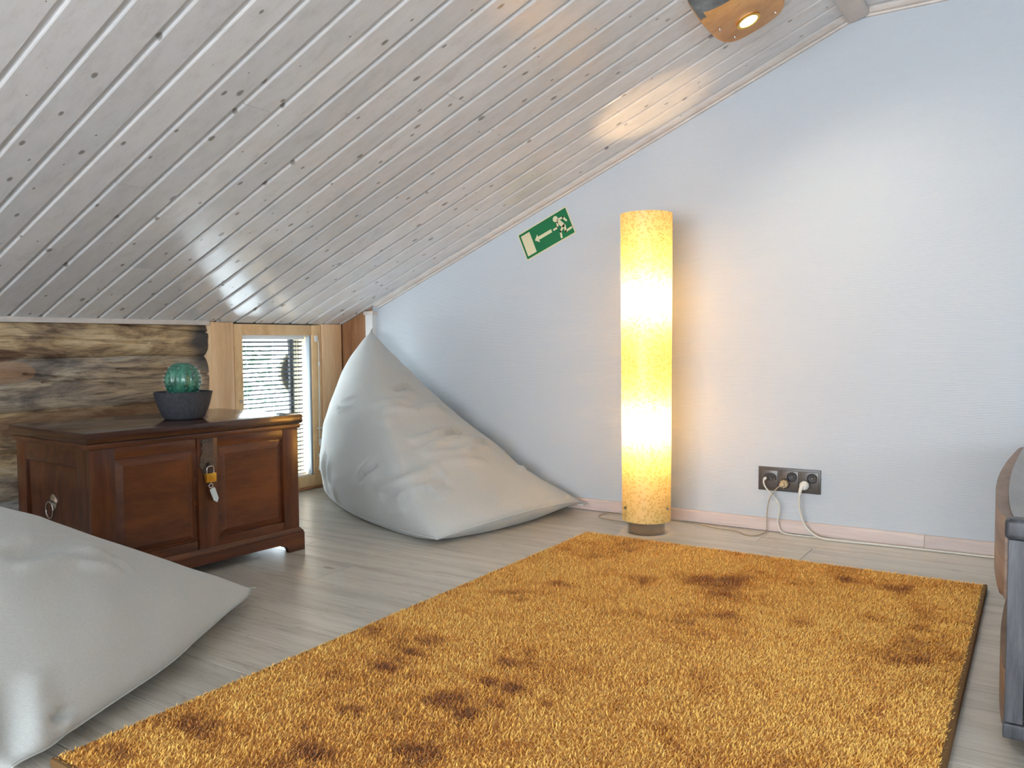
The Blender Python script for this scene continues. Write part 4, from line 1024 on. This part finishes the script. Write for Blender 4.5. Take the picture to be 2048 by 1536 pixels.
# ------------------------------------------------------------------ ceiling spotlight
def spot():
    cx, cy = 2.205, -0.60
    zc = Z0 + TA*cx
    sp = empty('ceiling_spotlight', (cx, cy, zc)); tag(sp, 'lit spotlight in an orange hewn wooden block fixed to the sloping ceiling', 'spotlight')
    # local frame: a along slope (x), b = y, n = down from the ceiling
    def P(x, y, d): # world x,y under ceiling at depth d
        q = Vector((x, y, Z0+TA*x)) + ND*d; return q - Vector(sp.location)
    top = [(2.095, -0.76), (2.088, -0.62), (2.083, -0.50), (2.105, -0.445), (2.15, -0.425), (2.24, -0.42), (2.285, -0.44), (2.305, -0.50), (2.31, -0.62), (2.30, -0.72), (2.24, -0.75), (2.16, -0.77)]
    bot = [(2.103, -0.735), (2.097, -0.62), (2.098, -0.515), (2.118, -0.470), (2.155, -0.452), (2.232, -0.448), (2.270, -0.465), (2.288, -0.51), (2.292, -0.60), (2.285, -0.655), (2.235, -0.672), (2.15, -0.670)]
    D = 0.062
    def soften(p):
        o_ = []
        for (ax, ay), (bx_, by_) in zip(p, p[1:]+p[:1]): o_ += [(ax*0.75+bx_*0.25, ay*0.75+by_*0.25), (ax*0.25+bx_*0.75, ay*0.25+by_*0.75)]
        return o_
    top, bot = soften(soften(top)), soften(soften(bot))
    bm = bmesh.new(); rings = []
    for t, s in ((0, 0), (0.45, 0.25), (0.85, 0.72), (1.0, 1.06)):
        rings.append([bm.verts.new(P(a[0]+(b[0]-a[0])*s, a[1]+(b[1]-a[1])*s, D*t)) for a, b in zip(top, bot)])
    n = len(top)
    for r0, r1 in zip(rings, rings[1:]):
        for i in range(n): bm.faces.new((r0[i], r0[(i+1) % n], r1[(i+1) % n], r1[i]))
    bm.faces.new(rings[-1]); bm.faces.new(rings[0][::-1])
    blk = build('block', bm, M['block'], sp, auto=50)
    blk.data.materials.append(M['blockg'])
    for f in blk.data.polygons:
        c = f.center
        if f.normal.y < -0.45 and abs(f.normal.z) < 0.85 and c.y < -0.03: f.material_index = 1  # grey wood on the faces at the block's near end
    # lamp ring and lens
    lx, ly = 2.190, -0.545
    o = P(lx, ly, D+0.001); 
    def disc(bm, r_in, r_out, d0, d1, n=40):
        bx_ = SD; by_ = Vector((0, 1, 0))
        rs = []
        for r, d in ((r_in, d0), (r_out, d0), (r_out, d1), (r_in, d1)):
            rs.append([bm.verts.new(o + bx_*r*math.cos(2*PI*k/n) + by_*r*math.sin(2*PI*k/n) + ND*d) for k in range(n)])
        for a, b in ((0, 1), (1, 2), (2, 3), (3, 0)):
            for k in range(n): bm.faces.new((rs[a][k], rs[a][(k+1) % n], rs[b][(k+1) % n], rs[b][k]))
    bm = bmesh.new(); disc(bm, 0.027, 0.036, 0.0, 0.004); build('ring', bm, M['brass'], sp, auto=40)
    bm = bmesh.new()
    vs = [bm.verts.new(o + SD*0.0268*math.cos(2*PI*k/32) + Vector((0, 1, 0))*0.0268*math.sin(2*PI*k/32) + ND*0.002) for k in range(32)]
    bm.faces.new(vs); r = bmesh.ops.extrude_face_region(bm, geom=bm.faces[:]); bmesh.ops.translate(bm, verts=[v for v in r['geom'] if isinstance(v, bmesh.types.BMVert)], vec=-ND*0.0018)
    build('lens', bm, M['spot'], sp)
    for x, y in ((2.122, -0.60), (2.135, -0.500), (2.255, -0.490), (2.262, -0.62)):
        q = P(x, y, D+0.0035); bm = bmesh.new(); cyl(bm, q - ND*0.002, q + ND*0.001, 0.0042, 0.0035, 12); build('screw', bm, M['steel'], sp, auto=40)
    l = bpy.data.lights.new('spot_light', 'SPOT'); l.energy = 13; l.color = (1.0, 0.82, 0.58); l.spot_size = Rd(150); l.spot_blend = 1.0; l.shadow_soft_size = 0.02
    lo = bpy.data.objects.new('spot_light', l); C.objects.link(lo); lo.parent = sp; lo.location = o + ND*0.012; lo.rotation_euler = ND.to_track_quat('-Z', 'Y').to_euler()
spot()

# ------------------------------------------------------------------ cabinet on the right
def cabinet():
    XC, YF, YB, ZT = 2.925, -1.445, -0.30, 0.400
    cb = empty('cabinet', (3.3, -0.87, 0.0)); tag(cb, 'low dark grey wooden cabinet with bowed side at the right edge of the room', 'cabinet')
    off = -Vector(cb.location); W = 0.75
    def bowed(bulge, inset=0.0, y0=YF, y1=YB, n=24):
        pts = []
        for i in range(n+1):
            t = i/n; pts.append((XC+inset-bulge*math.sin(PI*t**0.8)**0.9 if 0 < t < 1 else XC+inset, y0+(y1-y0)*t))
        return pts
    def slab(name, pts, z0, z1, mat, bev=0.0):
        bm = bmesh.new(); pr = pts + [(XC+W, pts[-1][1]), (XC+W, pts[0][1])]
        prism(bm, pr, (0, 0, z0), (1, 0, 0), (0, 1, 0), (0, 0, z1-z0))
        if bev: bmesh.ops.bevel(bm, geom=[e for e in bm.edges if abs(e.verts[0].co.z-e.verts[1].co.z) < 1e-6], offset=bev, segments=3, affect='EDGES', profile=0.5)
        bmesh.ops.translate(bm, verts=bm.verts, vec=off); return build(name, bm, mat, cb, auto=40)
    slab('top', bowed(0.018, 0.012, YF+0.030, YB), ZT-0.004, ZT+0.001, M['cabt'])
    slab('bowed_apron', bowed(0.030, 0.0, YF+0.028, YB), 0.255, ZT-0.005, M['cabs'], 0.008)
    slab('carcass', [(XC+0.022, YF+0.026), (XC+0.022, YB)], 0.031, 0.254, M['cab'])
    slab('bowed_base', bowed(0.016, 0.004, YF+0.026, YB-0.35), 0.0305, 0.130, M['cabs'], 0.004)
    def bx(name, lo, hi, mat, bev=0.003, parent=None):
        bm = bmesh.new(); box(bm, lo, hi, bev, 3); bmesh.ops.translate(bm, verts=bm.verts, vec=off); return build(name, bm, mat, parent or cb, auto=40)
    bx('front_moulding', (XC, YF-0.006, ZT-0.032), (XC+W, YF+0.028, ZT+0.002), M['cab'], 0.008)
    bx('post', (XC+0.005, YF, 0.056), (XC+0.032, YF+0.026, ZT-0.033), M['cab'], 0.002)
    bx('bottom_rail', (XC+0.003, YF-0.003, 0.030), (XC+W, YF+0.026, 0.0555), M['cab'], 0.003)
    dr = bx('door', (XC+0.033, YF+0.004, 0.058), (XC+0.38, YF+0.022, ZT-0.035), M['cabp'], 0.001)
    bx('door', (XC+0.382, YF+0.004, 0.058), (XC+W-0.032, YF+0.022, ZT-0.035), M['cabp'], 0.001)
    bx('post', (XC+W-0.031, YF, 0.056), (XC+W-0.004, YF+0.026, ZT-0.033), M['cab'], 0.002)
    for x in (XC+0.035, XC+W-0.085):
        for y in (YF+0.010, YB-0.06):
            bx('foot', (x, y, 0.0008), (x+0.05, y+0.05, 0.0302), M['cab'], 0.002)
cabinet()
